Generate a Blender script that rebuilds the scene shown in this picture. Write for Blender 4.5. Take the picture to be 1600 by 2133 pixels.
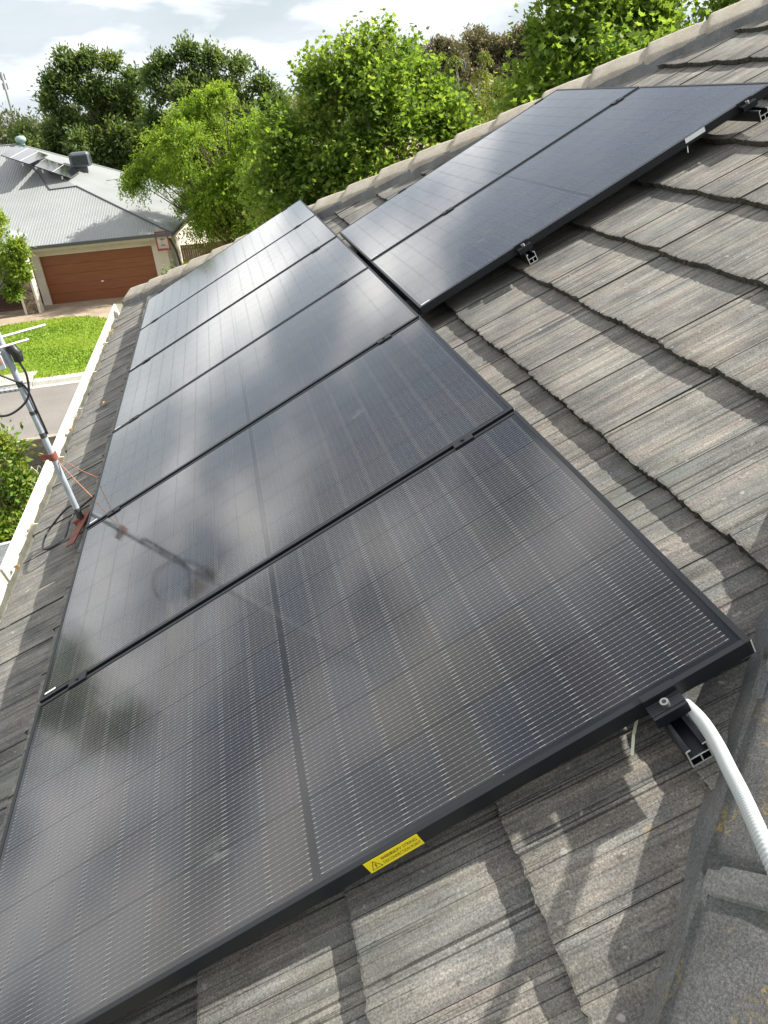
import bpy, math, random
import numpy as np
from mathutils import Vector, Matrix

for o in list(bpy.data.objects):
    bpy.data.objects.remove(o)
S = bpy.context.scene
COL = S.collection
R = math.radians

# ------------------------------------------------------------------ camera
cam_d = bpy.data.cameras.new('camera')
cam = bpy.data.objects.new('camera', cam_d)
COL.objects.link(cam)
cam_d.sensor_fit = 'AUTO'
cam_d.sensor_width = 36.0
cam_d.lens = 26.81
cam_d.clip_start = 0.05
cam_d.clip_end = 3000
CAM = Vector((0.8367, -0.8960, 7.5))
MC = ((0.97490, -0.20657, -0.08302), (-0.17215, -0.46301, -0.86947), (0.14117, 0.86194, -0.48695))
m = Matrix.Identity(4)
for i in range(3):
    m[i][0] = MC[0][i]
    m[i][1] = -MC[1][i]
    m[i][2] = -MC[2][i]
    m[i][3] = CAM[i]
cam.matrix_world = m
S.camera = cam

# ------------------------------------------------------------------ sky, sun, exposure
SUN_EL, SUN_AZ = 43.0, 86.0      # azimuth clockwise from +Y
world = bpy.data.worlds.new('World')
S.world = world
world.use_nodes = True
nt = world.node_tree
nt.nodes.clear()


def N(t, typ, **kw):
    n = t.nodes.new(typ)
    for k, v in kw.items():
        setattr(n, k, v)
    return n


def setin(n, **kw):
    for k, v in kw.items():
        n.inputs[k].default_value = v


def L(t, a, b):
    t.links.new(a, b)


def ramp(t, fac, stops, interp='LINEAR'):
    r = N(t, 'ShaderNodeValToRGB')
    r.color_ramp.interpolation = interp
    el = r.color_ramp.elements
    while len(el) < len(stops):
        el.new(0.5)
    for e, (p, c) in zip(el, stops):
        e.position = p
        e.color = tuple(c) + (1,) if len(c) == 3 else c
    L(t, fac, r.inputs[0])
    return r.outputs[0]


def mix(t, fac, a, b, mode='MIX'):
    n = N(t, 'ShaderNodeMix', data_type='RGBA', blend_type=mode)
    for sock, v in ((n.inputs[0], fac), (n.inputs[6], a), (n.inputs[7], b)):
        if isinstance(v, (int, float)):
            sock.default_value = v
        elif isinstance(v, tuple):
            sock.default_value = v + (1,) if len(v) == 3 else v
        else:
            L(t, v, sock)
    return n.outputs[2]


def math_(t, op, a, b=None, c=None, clamp=False):
    n = N(t, 'ShaderNodeMath', operation=op, use_clamp=clamp)
    for i, v in enumerate((a, b, c)):
        if v is None:
            continue
        if isinstance(v, (int, float)):
            n.inputs[i].default_value = v
        else:
            L(t, v, n.inputs[i])
    return n.outputs[0]


def noise(t, vec, scale, detail=3.0, rough=0.55, dist=0.0):
    n = N(t, 'ShaderNodeTexNoise')
    setin(n, Scale=scale, Detail=detail, Roughness=rough, Distortion=dist)
    if vec is not None:
        L(t, vec, n.inputs['Vector'])
    return n.outputs['Fac']


def vmul(t, vec, v):
    n = N(t, 'ShaderNodeVectorMath', operation='MULTIPLY')
    L(t, vec, n.inputs[0])
    n.inputs[1].default_value = v
    return n.outputs[0]


sky = N(nt, 'ShaderNodeTexSky')
sky.sky_type = 'NISHITA'
sky.sun_disc = False
sky.sun_elevation = R(SUN_EL)
sky.sun_rotation = R(SUN_AZ)
sky.altitude = 50
sky.air_density = 1.0
sky.dust_density = 1.5
sky.ozone_density = 1.0
tc = N(nt, 'ShaderNodeTexCoord')
sep = N(nt, 'ShaderNodeSeparateXYZ')
L(nt, tc.outputs['Generated'], sep.inputs[0])
zz = math_(nt, 'ADD', math_(nt, 'MAXIMUM', sep.outputs[2], 0.0), 0.22)
cmb = N(nt, 'ShaderNodeCombineXYZ')
L(nt, math_(nt, 'DIVIDE', sep.outputs[0], zz), cmb.inputs[0])
L(nt, math_(nt, 'DIVIDE', sep.outputs[1], zz), cmb.inputs[1])
cmb.inputs[2].default_value = 194.13
n1 = noise(nt, cmb.outputs[0], 1.25, 7.0, 0.55, 0.3)
veil = ramp(nt, n1, [(0.36, (0.28,) * 3), (0.66, (0.92,) * 3)])          # thin high cloud
n2 = noise(nt, cmb.outputs[0], 1.7, 7.0, 0.5, 0.2)
puff = ramp(nt, n2, [(0.45, (0,) * 3), (0.62, (1,) * 3)])                # denser, brighter cloud
haze_fade = ramp(nt, sep.outputs[2], [(0.03, (0.16,) * 3), (0.17, (1,) * 3)])   # clouds low down drown in the horizon haze
c0 = mix(nt, ramp(nt, sep.outputs[2], [(0.0, (0.85,) * 3), (0.22, (0.0,) * 3)]), sky.outputs[0], (7.0, 8.1, 8.7))   # pale haze towards the horizon
c1 = mix(nt, veil, c0, (7.6, 8.2, 8.8))
c2 = mix(nt, mix(nt, 1.0, puff, haze_fade, 'MULTIPLY'), c1, (21.0, 20.7, 20.2))
bg = N(nt, 'ShaderNodeBackground')
bg.inputs['Strength'].default_value = 0.053
L(nt, c2, bg.inputs['Color'])
wo = N(nt, 'ShaderNodeOutputWorld')
L(nt, bg.outputs[0], wo.inputs[0])

sd = bpy.data.lights.new('sun', 'SUN')
sd.energy = 5.0
sd.angle = R(0.6)
sd.color = (1.0, 0.965, 0.90)
sun = bpy.data.objects.new('sun', sd)
COL.objects.link(sun)
sv = Vector((math.sin(R(SUN_AZ)) * math.cos(R(SUN_EL)), math.cos(R(SUN_AZ)) * math.cos(R(SUN_EL)), math.sin(R(SUN_EL))))
sun.location = sv * 60
sun.rotation_euler = sv.to_track_quat('Z', 'Y').to_euler()

S.render.engine = 'CYCLES'
S.view_settings.view_transform = 'Standard'
S.view_settings.look = 'None'
S.view_settings.exposure = 1.08
S.view_settings.gamma = 1.0
S.view_settings.use_curve_mapping = False
S.cycles.max_bounces = 9
S.cycles.diffuse_bounces = 6
S.cycles.transmission_bounces = 9
S.cycles.transparent_max_bounces = 6

# ------------------------------------------------------------------ helpers
rnd = random.Random(7)
nrg = np.random.default_rng(11)


def tag(o, label=None, cat=None, group=None, kind=None):
    if label: o['label'] = label
    if cat: o['category'] = cat
    if group: o['group'] = group
    if kind: o['kind'] = kind
    return o


def empty(name, M=None, parent=None):
    o = bpy.data.objects.new(name, None)
    o.empty_display_size = 0.2
    COL.objects.link(o)
    if parent: o.parent = parent
    if M is not None: o.matrix_local = M
    return o


def link(name, me, parent=None, M=None):
    o = bpy.data.objects.new(name, me)
    COL.objects.link(o)
    if parent: o.parent = parent
    if M is not None: o.matrix_local = M
    return o


class MB:
    def __init__(s):
        s.v, s.f, s.mi, s.sm = [], [], [], []

    def face(s, pts, mi=0, sm=False):
        b = len(s.v)
        s.v += [tuple(p) for p in pts]
        s.f.append(tuple(range(b, b + len(pts))))
        s.mi.append(mi); s.sm.append(sm)

    def add(s, vs, fs, mi=0, sm=False):
        b = len(s.v)
        s.v += [tuple(p) for p in vs]
        for f in fs:
            s.f.append(tuple(i + b for i in f)); s.mi.append(mi); s.sm.append(sm)

    def box(s, lo, hi, mi=0, M=None):
        x0, y0, z0 = lo; x1, y1, z1 = hi
        p = [Vector(q) for q in ((x0, y0, z0), (x1, y0, z0), (x1, y1, z0), (x0, y1, z0), (x0, y0, z1), (x1, y0, z1), (x1, y1, z1), (x0, y1, z1))]
        if M is not None: p = [M @ q for q in p]
        s.add(p, ((0, 3, 2, 1), (4, 5, 6, 7), (0, 1, 5, 4), (1, 2, 6, 5), (2, 3, 7, 6), (3, 0, 4, 7)), mi)

    def tube(s, pts, rad, n=10, mi=0, cap=True, sm=True):
        pts = [Vector(p) for p in pts]
        k = len(pts)
        if not isinstance(rad, (list, tuple)): rad = [rad] * k
        vs = []
        ref = None
        for i, p in enumerate(pts):
            d = (pts[min(i + 1, k - 1)] - pts[max(i - 1, 0)])
            d = d.normalized() if d.length > 1e-9 else Vector((0, 0, 1))
            if ref is None:
                ref = Vector((0, 0, 1)) if abs(d.z) < 0.9 else Vector((1, 0, 0))
            a = ref - d * ref.dot(d)
            a.normalize(); ref = a
            b = d.cross(a)
            for j in range(n):
                t = 2 * math.pi * j / n
                vs.append(p + (a * math.cos(t) + b * math.sin(t)) * rad[i])
        fs = [(i * n + j, i * n + (j + 1) % n, (i + 1) * n + (j + 1) % n, (i + 1) * n + j) for i in range(k - 1) for j in range(n)]
        s.add(vs, fs, mi, sm)
        if cap:
            s.add(vs[:n], [tuple(range(n - 1, -1, -1))], mi)
            s.add(vs[-n:], [tuple(range(n))], mi)

    def mesh(s, name, mats):
        me = bpy.data.meshes.new(name)
        me.from_pydata(s.v, [], s.f)
        for m_ in (mats if isinstance(mats, (list, tuple)) else [mats]):
            me.materials.append(m_)
        me.polygons.foreach_set('material_index', s.mi)
        me.polygons.foreach_set('use_smooth', s.sm)
        me.update()
        return me

    def build(s, name, mats, parent=None, M=None):
        return link(name, s.mesh(name, mats), parent, M)


def spline(pts, n):
    pts = [Vector(p) for p in pts]
    out = []
    P = [pts[0] * 2 - pts[1]] + pts + [pts[-1] * 2 - pts[-2]]
    segs = len(pts) - 1
    for i in range(n + 1):
        t = i / n * segs
        k = min(int(t), segs - 1); f = t - k
        a, b, c, d = P[k:k + 4]
        out.append(0.5 * ((2 * b) + (c - a) * f + (2 * a - 5 * b + 4 * c - d) * f * f + (3 * b - a - 3 * c + d) * f ** 3))
    return out


def mat(name):
    m_ = bpy.data.materials.new(name)
    m_.use_nodes = True
    t = m_.node_tree
    b = t.nodes['Principled BSDF']
    return m_, t, b


def simple(name, col, rough=0.6, metal=0.0, var=0.12, scale=6.0, bump=0.0, bscale=40.0, spec=0.5):
    m_, t, b = mat(name)
    g = N(t, 'ShaderNodeNewGeometry')
    f = noise(t, g.outputs['Position'], scale, 4)
    lo = tuple(c * (1 - var * 1.6) for c in col); hi = tuple(min(1, c * (1 + var * 1.6)) for c in col)
    L(t, ramp(t, f, [(0.3, lo), (0.7, hi)]), b.inputs['Base Color'])
    b.inputs['Roughness'].default_value = rough
    b.inputs['Metallic'].default_value = metal
    b.inputs['Specular IOR Level'].default_value = spec
    if bump:
        bp = N(t, 'ShaderNodeBump')
        bp.inputs['Strength'].default_value = 0.6
        bp.inputs['Distance'].default_value = bump
        L(t, noise(t, g.outputs['Position'], bscale, 5), bp.inputs['Height'])
        L(t, bp.outputs[0], b.inputs['Normal'])
    return m_


# ------------------------------------------------------------------ materials
def tile_material():
    m_, t, b = mat('concrete_tile')
    tcx = N(t, 'ShaderNodeTexCoord')
    oi = N(t, 'ShaderNodeObjectInfo')
    geo = N(t, 'ShaderNodeNewGeometry')
    off = math_(t, 'MULTIPLY', oi.outputs['Random'], 53.0)
    add = N(t, 'ShaderNodeVectorMath', operation='ADD')
    L(t, tcx.outputs['Object'], add.inputs[0])
    cb = N(t, 'ShaderNodeCombineXYZ')
    L(t, off, cb.inputs[0]); L(t, off, cb.inputs[1])
    L(t, cb.outputs[0], add.inputs[1])
    p = add.outputs[0]
    stripe = noise(t, vmul(t, p, (38, 2.2, 6)), 1.0, 5, 0.62)
    fine = noise(t, vmul(t, p, (150, 3.5, 20)), 1.0, 3, 0.6)
    brk = noise(t, vmul(t, p, (40, 14, 9)), 1.0, 3, 0.6)
    scr = noise(t, vmul(t, p, (120, 0.45, 6)), 1.0, 2, 0.45)
    scr = math_(t, 'ADD', scr, math_(t, 'MULTIPLY', math_(t, 'SUBTRACT', brk, 0.5), 0.10))
    scratch = ramp(t, scr, [(0.625, (1,) * 3), (0.655, (0.40,) * 3)])      # drawn grooves running down the tile
    scr2 = noise(t, vmul(t, p, (230, 1.0, 9)), 1.0, 2, 0.5)
    scratch = mix(t, 1.0, scratch, ramp(t, scr2, [(0.64, (1,) * 3), (0.68, (0.55,) * 3)]), 'MULTIPLY')
    tint = noise(t, vmul(t, p, (26, 3.0, 4)), 1.0, 2, 0.5)
    grain = noise(t, p, 240, 4, 0.75)
    grain2 = noise(t, p, 900, 2, 0.6)
    blot = noise(t, geo.outputs['Position'], 5.5, 5, 0.6)
    lich = noise(t, geo.outputs['Position'], 2.3, 3, 0.5)
    col = ramp(t, stripe, [(0.26, (0.108, 0.104, 0.100)), (0.42, (0.166, 0.160, 0.152)), (0.58, (0.218, 0.210, 0.197)), (0.76, (0.285, 0.273, 0.250))])
    col = mix(t, 0.75, col, ramp(t, fine, [(0.3, (0.66,) * 3), (0.7, (1.24,) * 3)]), 'MULTIPLY')
    col = mix(t, 1.0, col, ramp(t, grain, [(0.28, (0.40,) * 3), (0.5, (1.0,) * 3), (0.74, (1.85,) * 3)]), 'MULTIPLY')
    col = mix(t, 0.7, col, ramp(t, grain2, [(0.3, (0.7,) * 3), (0.7, (1.3,) * 3)]), 'MULTIPLY')
    col = mix(t, 1.0, col, ramp(t, blot, [(0.33, (0.62, 0.63, 0.64)), (0.62, (1.08, 1.06, 1.02))]), 'MULTIPLY')
    col = mix(t, ramp(t, lich, [(0.52, (0,) * 3), (0.68, (0.35,) * 3)]), col, (0.21, 0.22, 0.195))
    col = mix(t, 0.9, col, ramp(t, tint, [(0.32, (0.93, 0.99, 1.0)), (0.46, (1.0, 1.0, 0.99)), (0.58, (1.04, 1.02, 0.95)), (0.70, (1.07, 0.985, 0.985))]), 'MULTIPLY')
    yl = math_(t, 'MULTIPLY', ramp(t, noise(t, geo.outputs['Position'], 3.1, 3, 0.5), [(0.71, (0,) * 3), (0.77, (1,) * 3)]), ramp(t, noise(t, geo.outputs['Position'], 60, 4, 0.7), [(0.50, (0,) * 3), (0.58, (0.8,) * 3)]))
    col = mix(t, yl, col, (0.36, 0.24, 0.06))
    col = mix(t, ramp(t, noise(t, geo.outputs['Position'], 38, 2, 0.5), [(0.70, (0,) * 3), (0.735, (0.55,) * 3)]), col, (0.40, 0.40, 0.37))   # pale lichen spots
    col = mix(t, ramp(t, noise(t, geo.outputs['Position'], 31, 3, 0.6), [(0.27, (0.55,) * 3), (0.33, (0,) * 3)]), col, (0.05, 0.05, 0.048))   # dark pits
    col = mix(t, 1.0, col, scratch, 'MULTIPLY')
    tone = ramp(t, oi.outputs['Random'], [(0.0, (0.90, 0.90, 0.91)), (0.5, (1.0, 0.99, 0.98)), (1.0, (1.06, 1.03, 1.0))])
    col = mix(t, 1.0, col, tone, 'MULTIPLY')
    L(t, col, b.inputs['Base Color'])
    b.inputs['Roughness'].default_value = 0.9
    b.inputs['Specular IOR Level'].default_value = 0.25
    h = math_(t, 'ADD', math_(t, 'MULTIPLY', grain, 0.55), math_(t, 'MULTIPLY', fine, 0.9))
    h = math_(t, 'ADD', h, math_(t, 'MULTIPLY', scratch, 1.1))
    bp = N(t, 'ShaderNodeBump')
    bp.inputs['Strength'].default_value = 0.75
    bp.inputs['Distance'].default_value = 0.0022
    L(t, h, bp.inputs['Height'])
    L(t, bp.outputs[0], b.inputs['Normal'])
    return m_


def cap_material(name, a, c, lichen):
    m_, t, b = mat(name)
    geo = N(t, 'ShaderNodeNewGeometry')
    p = geo.outputs['Position']
    g1 = noise(t, p, 230, 4, 0.75)
    g2 = noise(t, p, 9, 5, 0.6)
    g3 = noise(t, p, 700, 2, 0.6)
    col = ramp(t, g2, [(0.3, a), (0.7, c)])
    col = mix(t, 1.0, col, ramp(t, g1, [(0.25, (0.45,) * 3), (0.5, (0.95,) * 3), (0.75, (1.7,) * 3)]), 'MULTIPLY')
    col = mix(t, 0.6, col, ramp(t, g3, [(0.3, (0.65,) * 3), (0.7, (1.35,) * 3)]), 'MULTIPLY')
    if lichen:
        sp = noise(t, p, 130, 3, 0.7)
        pt = noise(t, p, 7.5, 3, 0.5)
        f = math_(t, 'MULTIPLY', ramp(t, sp, [(0.50, (0,) * 3), (0.60, (1,) * 3)]), ramp(t, pt, [(0.48, (0,) * 3), (0.62, (1,) * 3)]))
        col = mix(t, math_(t, 'MULTIPLY', f, lichen), col, (0.36, 0.25, 0.05))
    L(t, col, b.inputs['Base Color'])
    b.inputs['Roughness'].default_value = 0.92
    b.inputs['Specular IOR Level'].default_value = 0.2
    bp = N(t, 'ShaderNodeBump')
    bp.inputs['Strength'].default_value = 0.8
    bp.inputs['Distance'].default_value = 0.003
    L(t, math_(t, 'ADD', g1, math_(t, 'MULTIPLY', g2, 0.6)), bp.inputs['Height'])
    L(t, bp.outputs[0], b.inputs['Normal'])
    return m_


def glass_cover(t, b, p, base, dust_amt, ior=1.45):
    """solar glass over BASE: fine prismatic texture, a thin film of dust, a few dried smears"""
    d1 = noise(t, p, 1.7, 4, 0.55)
    film = math_(t, 'MULTIPLY', ramp(t, d1, [(0.3, (0.35,) * 3), (0.75, (1,) * 3)]), dust_amt)
    specks = ramp(t, noise(t, p, 150, 1, 0.4), [(0.77, (0,) * 3), (0.80, (0.30,) * 3)])
    f = math_(t, 'ADD', film, math_(t, 'MULTIPLY', specks, ramp(t, noise(t, p, 4, 2), [(0.5, (0.05,) * 3), (0.7, (1,) * 3)])))
    # dried smears, each at its own place on the glass
    for (c, rad, sc) in SMEARS:
        s_ = N(t, 'ShaderNodeVectorMath', operation='DISTANCE')
        L(t, p, s_.inputs[0]); s_.inputs[1].default_value = c
        k = math_(t, 'SUBTRACT', 1.0, math_(t, 'DIVIDE', s_.outputs['Value'], rad), clamp=True)
        q = noise(t, vmul(t, p, (9, 34, 9)), sc, 4, 0.6, 0.6)
        k = math_(t, 'MULTIPLY', math_(t, 'MULTIPLY', k, 0.20), ramp(t, q, [(0.50, (0,) * 3), (0.62, (1,) * 3)]))
        f = math_(t, 'ADD', f, k)
    f = math_(t, 'MINIMUM', f, 0.8)
    L(t, mix(t, f, base, (0.42, 0.43, 0.42)), b.inputs['Base Color'])
    L(t, math_(t, 'ADD', math_(t, 'MULTIPLY', d1, 0.05), 0.065), b.inputs['Roughness'])
    b.inputs['IOR'].default_value = ior
    b.inputs['Specular IOR Level'].default_value = 0.5
    b.inputs['Coat Weight'].default_value = 1.0            # anti-reflective front coat over the glass
    b.inputs['Coat IOR'].default_value = 1.30
    b.inputs['Coat Roughness'].default_value = 0.075


TH = R(25.0)
CT, ST = math.cos(TH), math.sin(TH)
Z0 = 5.876


def RP(u, v, h=0.0):
    """roof coordinates: u along the eave, v up the slope, h above the glass of the panels"""
    return Vector((v * CT - h * ST, u, v * ST + h * CT + Z0))


def RM(u, v, h=0.0):
    p = RP(u, v, h)
    return Matrix(((0, CT, -ST, p.x), (-1, 0, 0, p.y), (0, ST, CT, p.z), (0, 0, 0, 1)))


SMEARS = [(tuple(RP(3.80, 1.60)), 0.24, 1.0), (tuple(RP(1.75, 1.33)), 0.05, 1.4), (tuple(RP(0.20, 0.66)), 0.05, 1.2), (tuple(RP(2.76, 2.25)), 0.09, 1.2)]


def cell_material():
    m_, t, b = mat('solar_cell')
    oi = N(t, 'ShaderNodeObjectInfo')
    geo = N(t, 'ShaderNodeNewGeometry')
    hue = ramp(t, oi.outputs['Random'], [(0.0, (0.009, 0.011, 0.016)), (0.4, (0.011, 0.012, 0.015)), (0.7, (0.014, 0.012, 0.015)), (1.0, (0.015, 0.014, 0.013))])
    f = noise(t, geo.outputs['Position'], 3.0, 3)
    hue = mix(t, 0.35, hue, ramp(t, f, [(0.35, (0.7, 0.85, 1.15)), (0.65, (1.25, 1.05, 0.95))]), 'MULTIPLY')
    glass_cover(t, b, geo.outputs['Position'], hue, 0.010)
    return m_


def backsheet_material():
    m_, t, b = mat('black_backsheet')
    geo = N(t, 'ShaderNodeNewGeometry')
    rgb = N(t, 'ShaderNodeRGB')
    rgb.outputs[0].default_value = (0.007, 0.008, 0.010, 1)
    glass_cover(t, b, geo.outputs['Position'], rgb.outputs[0], 0.004, 1.36)
    return m_


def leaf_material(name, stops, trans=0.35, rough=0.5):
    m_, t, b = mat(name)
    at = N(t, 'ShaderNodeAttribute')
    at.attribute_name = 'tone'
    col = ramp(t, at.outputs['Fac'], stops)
    L(t, col, b.inputs['Base Color'])
    b.inputs['Roughness'].default_value = rough
    b.inputs['Specular IOR Level'].default_value = 0.35
    tr = N(t, 'ShaderNodeBsdfTranslucent')
    L(t, mix(t, 1.0, col, (1.25, 1.15, 0.55), 'MULTIPLY'), tr.inputs['Color'])
    ms = N(t, 'ShaderNodeMixShader')
    ms.inputs[0].default_value = trans
    L(t, b.outputs[0], ms.inputs[1]); L(t, tr.outputs[0], ms.inputs[2])
    L(t, ms.outputs[0], t.nodes['Material Output'].inputs[0])
    return m_


M_TILE = tile_material()
M_EDGE = cap_material('dark_tile_edge', (0.050, 0.046, 0.036), (0.105, 0.098, 0.080), 0.0)  # darker brown tone on the lower and side faces of each tile
M_CAPN = cap_material('dark_ridge_cap', (0.078, 0.078, 0.079), (0.135, 0.133, 0.129), 0.9)
M_CAPF = cap_material('tan_ridge_cap', (0.30, 0.265, 0.215), (0.42, 0.38, 0.315), 0.2)
M_POINT = cap_material('grey_pointing', (0.115, 0.117, 0.118), (0.19, 0.19, 0.188), 0.25)
M_MORTAR = cap_material('pale_mortar', (0.17, 0.168, 0.16), (0.26, 0.256, 0.246), 0.2)
M_UNDER = simple('sarking', (0.03, 0.03, 0.032), 0.9)
M_CELL = cell_material()
M_BACK = backsheet_material()
M_WIRE = simple('tinned_wire', (0.33, 0.33, 0.315), 0.45, 0.2, 0.05)
M_FRAME = simple('black_anodised', (0.008, 0.010, 0.013), 0.45, 0.0, 0.1, 3, spec=0.4)
M_RAIL = simple('black_rail', (0.012, 0.013, 0.015), 0.35, 0.3, 0.1, 3)
M_ALU = simple('cut_aluminium', (0.82, 0.82, 0.80), 0.35, 0.55, 0.05)
M_STEEL = simple('stainless_bolt', (0.45, 0.44, 0.42), 0.3, 0.9, 0.05)
M_WHITE = simple('white_plastic', (0.78, 0.80, 0.79), 0.45, 0, 0.03)
M_COND = simple('conduit_grey', (0.42, 0.44, 0.435), 0.42, 0, 0.03)
M_TIE = simple('pale_cable_tie', (0.66, 0.68, 0.50), 0.45, 0, 0.04)
M_YEL = simple('yellow_vinyl', (0.86, 0.70, 0.008), 0.4, 0, 0.02)
M_INK = simple('black_ink', (0.012, 0.012, 0.012), 0.6, 0, 0.0)
M_GUT = simple('cream_gutter', (0.56, 0.54, 0.46), 0.55, 0, 0.16, 7)
M_BRICK = simple('render_wall', (0.55, 0.48, 0.38), 0.85, 0, 0.08, 3)
M_GALV = simple('galvanised_mast', (0.36, 0.40, 0.44), 0.5, 0.2, 0.10, 14)
M_RED = simple('red_oxide_paint', (0.20, 0.060, 0.040), 0.7, 0.0, 0.2, 30, 0.001)
M_COPPER = simple('copper_strand', (0.45, 0.19, 0.10), 0.45, 0.4, 0.1, 20)
M_BLACK = simple('black_rubber', (0.012, 0.012, 0.013), 0.45, 0, 0.05)
M_DRY = simple('dry_leaf', (0.32, 0.19, 0.06), 0.8, 0, 0.25, 40)

# ------------------------------------------------------------------ ground
def sheet(name, pts, z, m_, kind='structure'):
    mb = MB()
    mb.face([(x, y, z) for x, y in pts])
    o = mb.build(name, m_)
    o['kind'] = kind
    return o


def ground_mat(name, a, c, scale, fine, bump=0.01):
    m_, t, b = mat(name)
    geo = N(t, 'ShaderNodeNewGeometry')
    p = geo.outputs['Position']
    f1 = noise(t, p, scale, 5, 0.6)
    f2 = noise(t, p, fine, 3, 0.65)
    col = mix(t, 0.8, ramp(t, f1, [(0.3, a), (0.7, c)]), ramp(t, f2, [(0.3, (0.7,) * 3), (0.7, (1.3,) * 3)]), 'MULTIPLY')
    L(t, col, b.inputs['Base Color'])
    b.inputs['Roughness'].default_value = 0.92
    b.inputs['Specular IOR Level'].default_value = 0.2
    bp = N(t, 'ShaderNodeBump')
    bp.inputs['Strength'].default_value = 0.5
    bp.inputs['Distance'].default_value = bump
    L(t, f2, bp.inputs['Height'])
    L(t, bp.outputs[0], b.inputs['Normal'])
    return m_


M_ASPH = ground_mat('asphalt', (0.17, 0.155, 0.14), (0.215, 0.20, 0.18), 0.7, 60)
M_CONC = ground_mat('kerb_concrete', (0.36, 0.34, 0.30), (0.46, 0.44, 0.39), 2, 50)
M_AGG = ground_mat('exposed_aggregate', (0.22, 0.17, 0.12), (0.36, 0.29, 0.21), 1.1, 35)
M_SOIL = ground_mat('dry_ground', (0.07, 0.085, 0.035), (0.12, 0.12, 0.06), 0.25, 9, 0.03)
M_TURF = ground_mat('turf', (0.105, 0.185, 0.014), (0.20, 0.275, 0.030), 0.9, 18, 0.03)

sheet('ground', [(-900, -200), (900, -200), (900, 1800), (-900, 1800)], 0.0, M_SOIL)


def kx(x):                       # far kerb line of the street
    return 24.16 - 0.02 * (x + 5)


road = sheet('road', [(-60, 17.9 + 1), (60, 16.9), (60, kx(60)), (-60, kx(-60))], 0.004, M_ASPH)
mb = MB()
x0, x1 = -60, 60
for (ya, yb, za, zb) in ((0.0, 0.22, 0.012, 0.02), (0.22, 0.30, 0.02, 0.13), (0.30, 0.66, 0.13, 0.14), (0.66, 0.661, 0.14, 0.0)):
    n = 60
    for i in range(n):
        a = x0 + (x1 - x0) * i / n; c = x0 + (x1 - x0) * (i + 1) / n
        mb.face([(a, kx(a) + ya, za), (c - 0.012, kx(c) + ya, za), (c - 0.012, kx(c) + yb, zb), (a, kx(a) + yb, zb)])
o = mb.build('kerb', M_CONC); o['kind'] = 'structure'
mb = MB()
mb.box((-60, 18.2, 0.0), (60, 18.8, 0.13))
o = mb.build('near_kerb', M_CONC); o['kind'] = 'structure'
# side entry pit with grating beside the mast
mb = MB()
mb.box((-7.75, kx(-7) + 0.28, 0.02), (-6.05, kx(-7) + 1.45, 0.165))
t = mb.build('drain_pit', M_CONC)
tag(t, 'pale concrete drain pit lid set in the kerb behind the antenna mast', 'drain')
mb = MB()
for i in range(12):
    xa = -7.9 + i * 0.155
    mb.box((xa, kx(-7) - 0.03, 0.02), (xa + 0.03, kx(-7) + 0.27, 0.075))
mb.box((-7.9, kx(-7) - 0.03, 0.015), (-6.04, kx(-7) - 0.0, 0.08)); mb.box((-7.9, kx(-7) + 0.25, 0.015), (-6.04, kx(-7) + 0.275, 0.08))
g = mb.build('grate_bar', M_GALV, t)
g['kind'] = 'stuff'
# lawn: a thick sheet with its edge curving round to the driveway on the right
lawn_pts = [(-30, 24.78 + .5), (-4.2, 24.72), (-2.4, 26.4), (-2.0, 29.0), (-2.9, 31.2), (-4.3, 31.9), (-5.3, 32.9), (-6.7, 33.35), (-8.6, 33.2), (-11.5, 32.6), (-16, 31.5), (-30, 30)]
sheet('lawn', lawn_pts, 0.135, M_TURF)
mb = MB()
for i in range(len(lawn_pts)):
    a = lawn_pts[i]; c = lawn_pts[(i + 1) % len(lawn_pts)]
    mb.face([(a[0], a[1], 0.0), (c[0], c[1], 0.0), (c[0], c[1], 0.135), (a[0], a[1], 0.135)])
o = mb.build('lawn_edge', M_SOIL); o['kind'] = 'structure'
sheet('driveway', [(-4.2, 24.82), (3.2, 24.75), (2.8, 36.6), (-2.0, 36.4), (-7.6, 37.3), (-13, 38.5), (-13.5, 30.0), (-9, 31.5), (-4.5, 29)], 0.008, M_AGG)

# grass blades over the lawn
M_BLADE = leaf_material('grass_blade', [(0.0, (0.085, 0.160, 0.012)), (0.5, (0.18, 0.285, 0.022)), (1.0, (0.32, 0.38, 0.06))], 0.5)


def in_poly(x, y, poly):
    r = np.zeros(len(x), bool)
    j = len(poly) - 1
    for i in range(len(poly)):
        xi, yi = poly[i]; xj, yj = poly[j]
        c = ((yi > y) != (yj > y)) & (x < (xj - xi) * (y - yi) / (yj - yi + 1e-12) + xi)
        r ^= c
        j = i
    return r


def np_mesh(name, V, F, m_, tone=None, parent=None, M=None):
    me = bpy.data.meshes.new(name)
    nv, nf, k = len(V), len(F), F.shape[1]
    me.vertices.add(nv); me.vertices.foreach_set('co', np.ascontiguousarray(V, np.float32).ravel())
    me.loops.add(nf * k); me.loops.foreach_set('vertex_index', np.ascontiguousarray(F, np.int32).ravel())
    me.polygons.add(nf)
    me.polygons.foreach_set('loop_start', np.arange(0, nf * k, k, dtype=np.int32))
    me.update(calc_edges=True)
    me.materials.append(m_)
    if tone is not None:
        a = me.attributes.new('tone', 'FLOAT', 'FACE')
        a.data.foreach_set('value', np.ascontiguousarray(tone, np.float32))
    me.validate()
    return link(name, me, parent, M)


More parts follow.
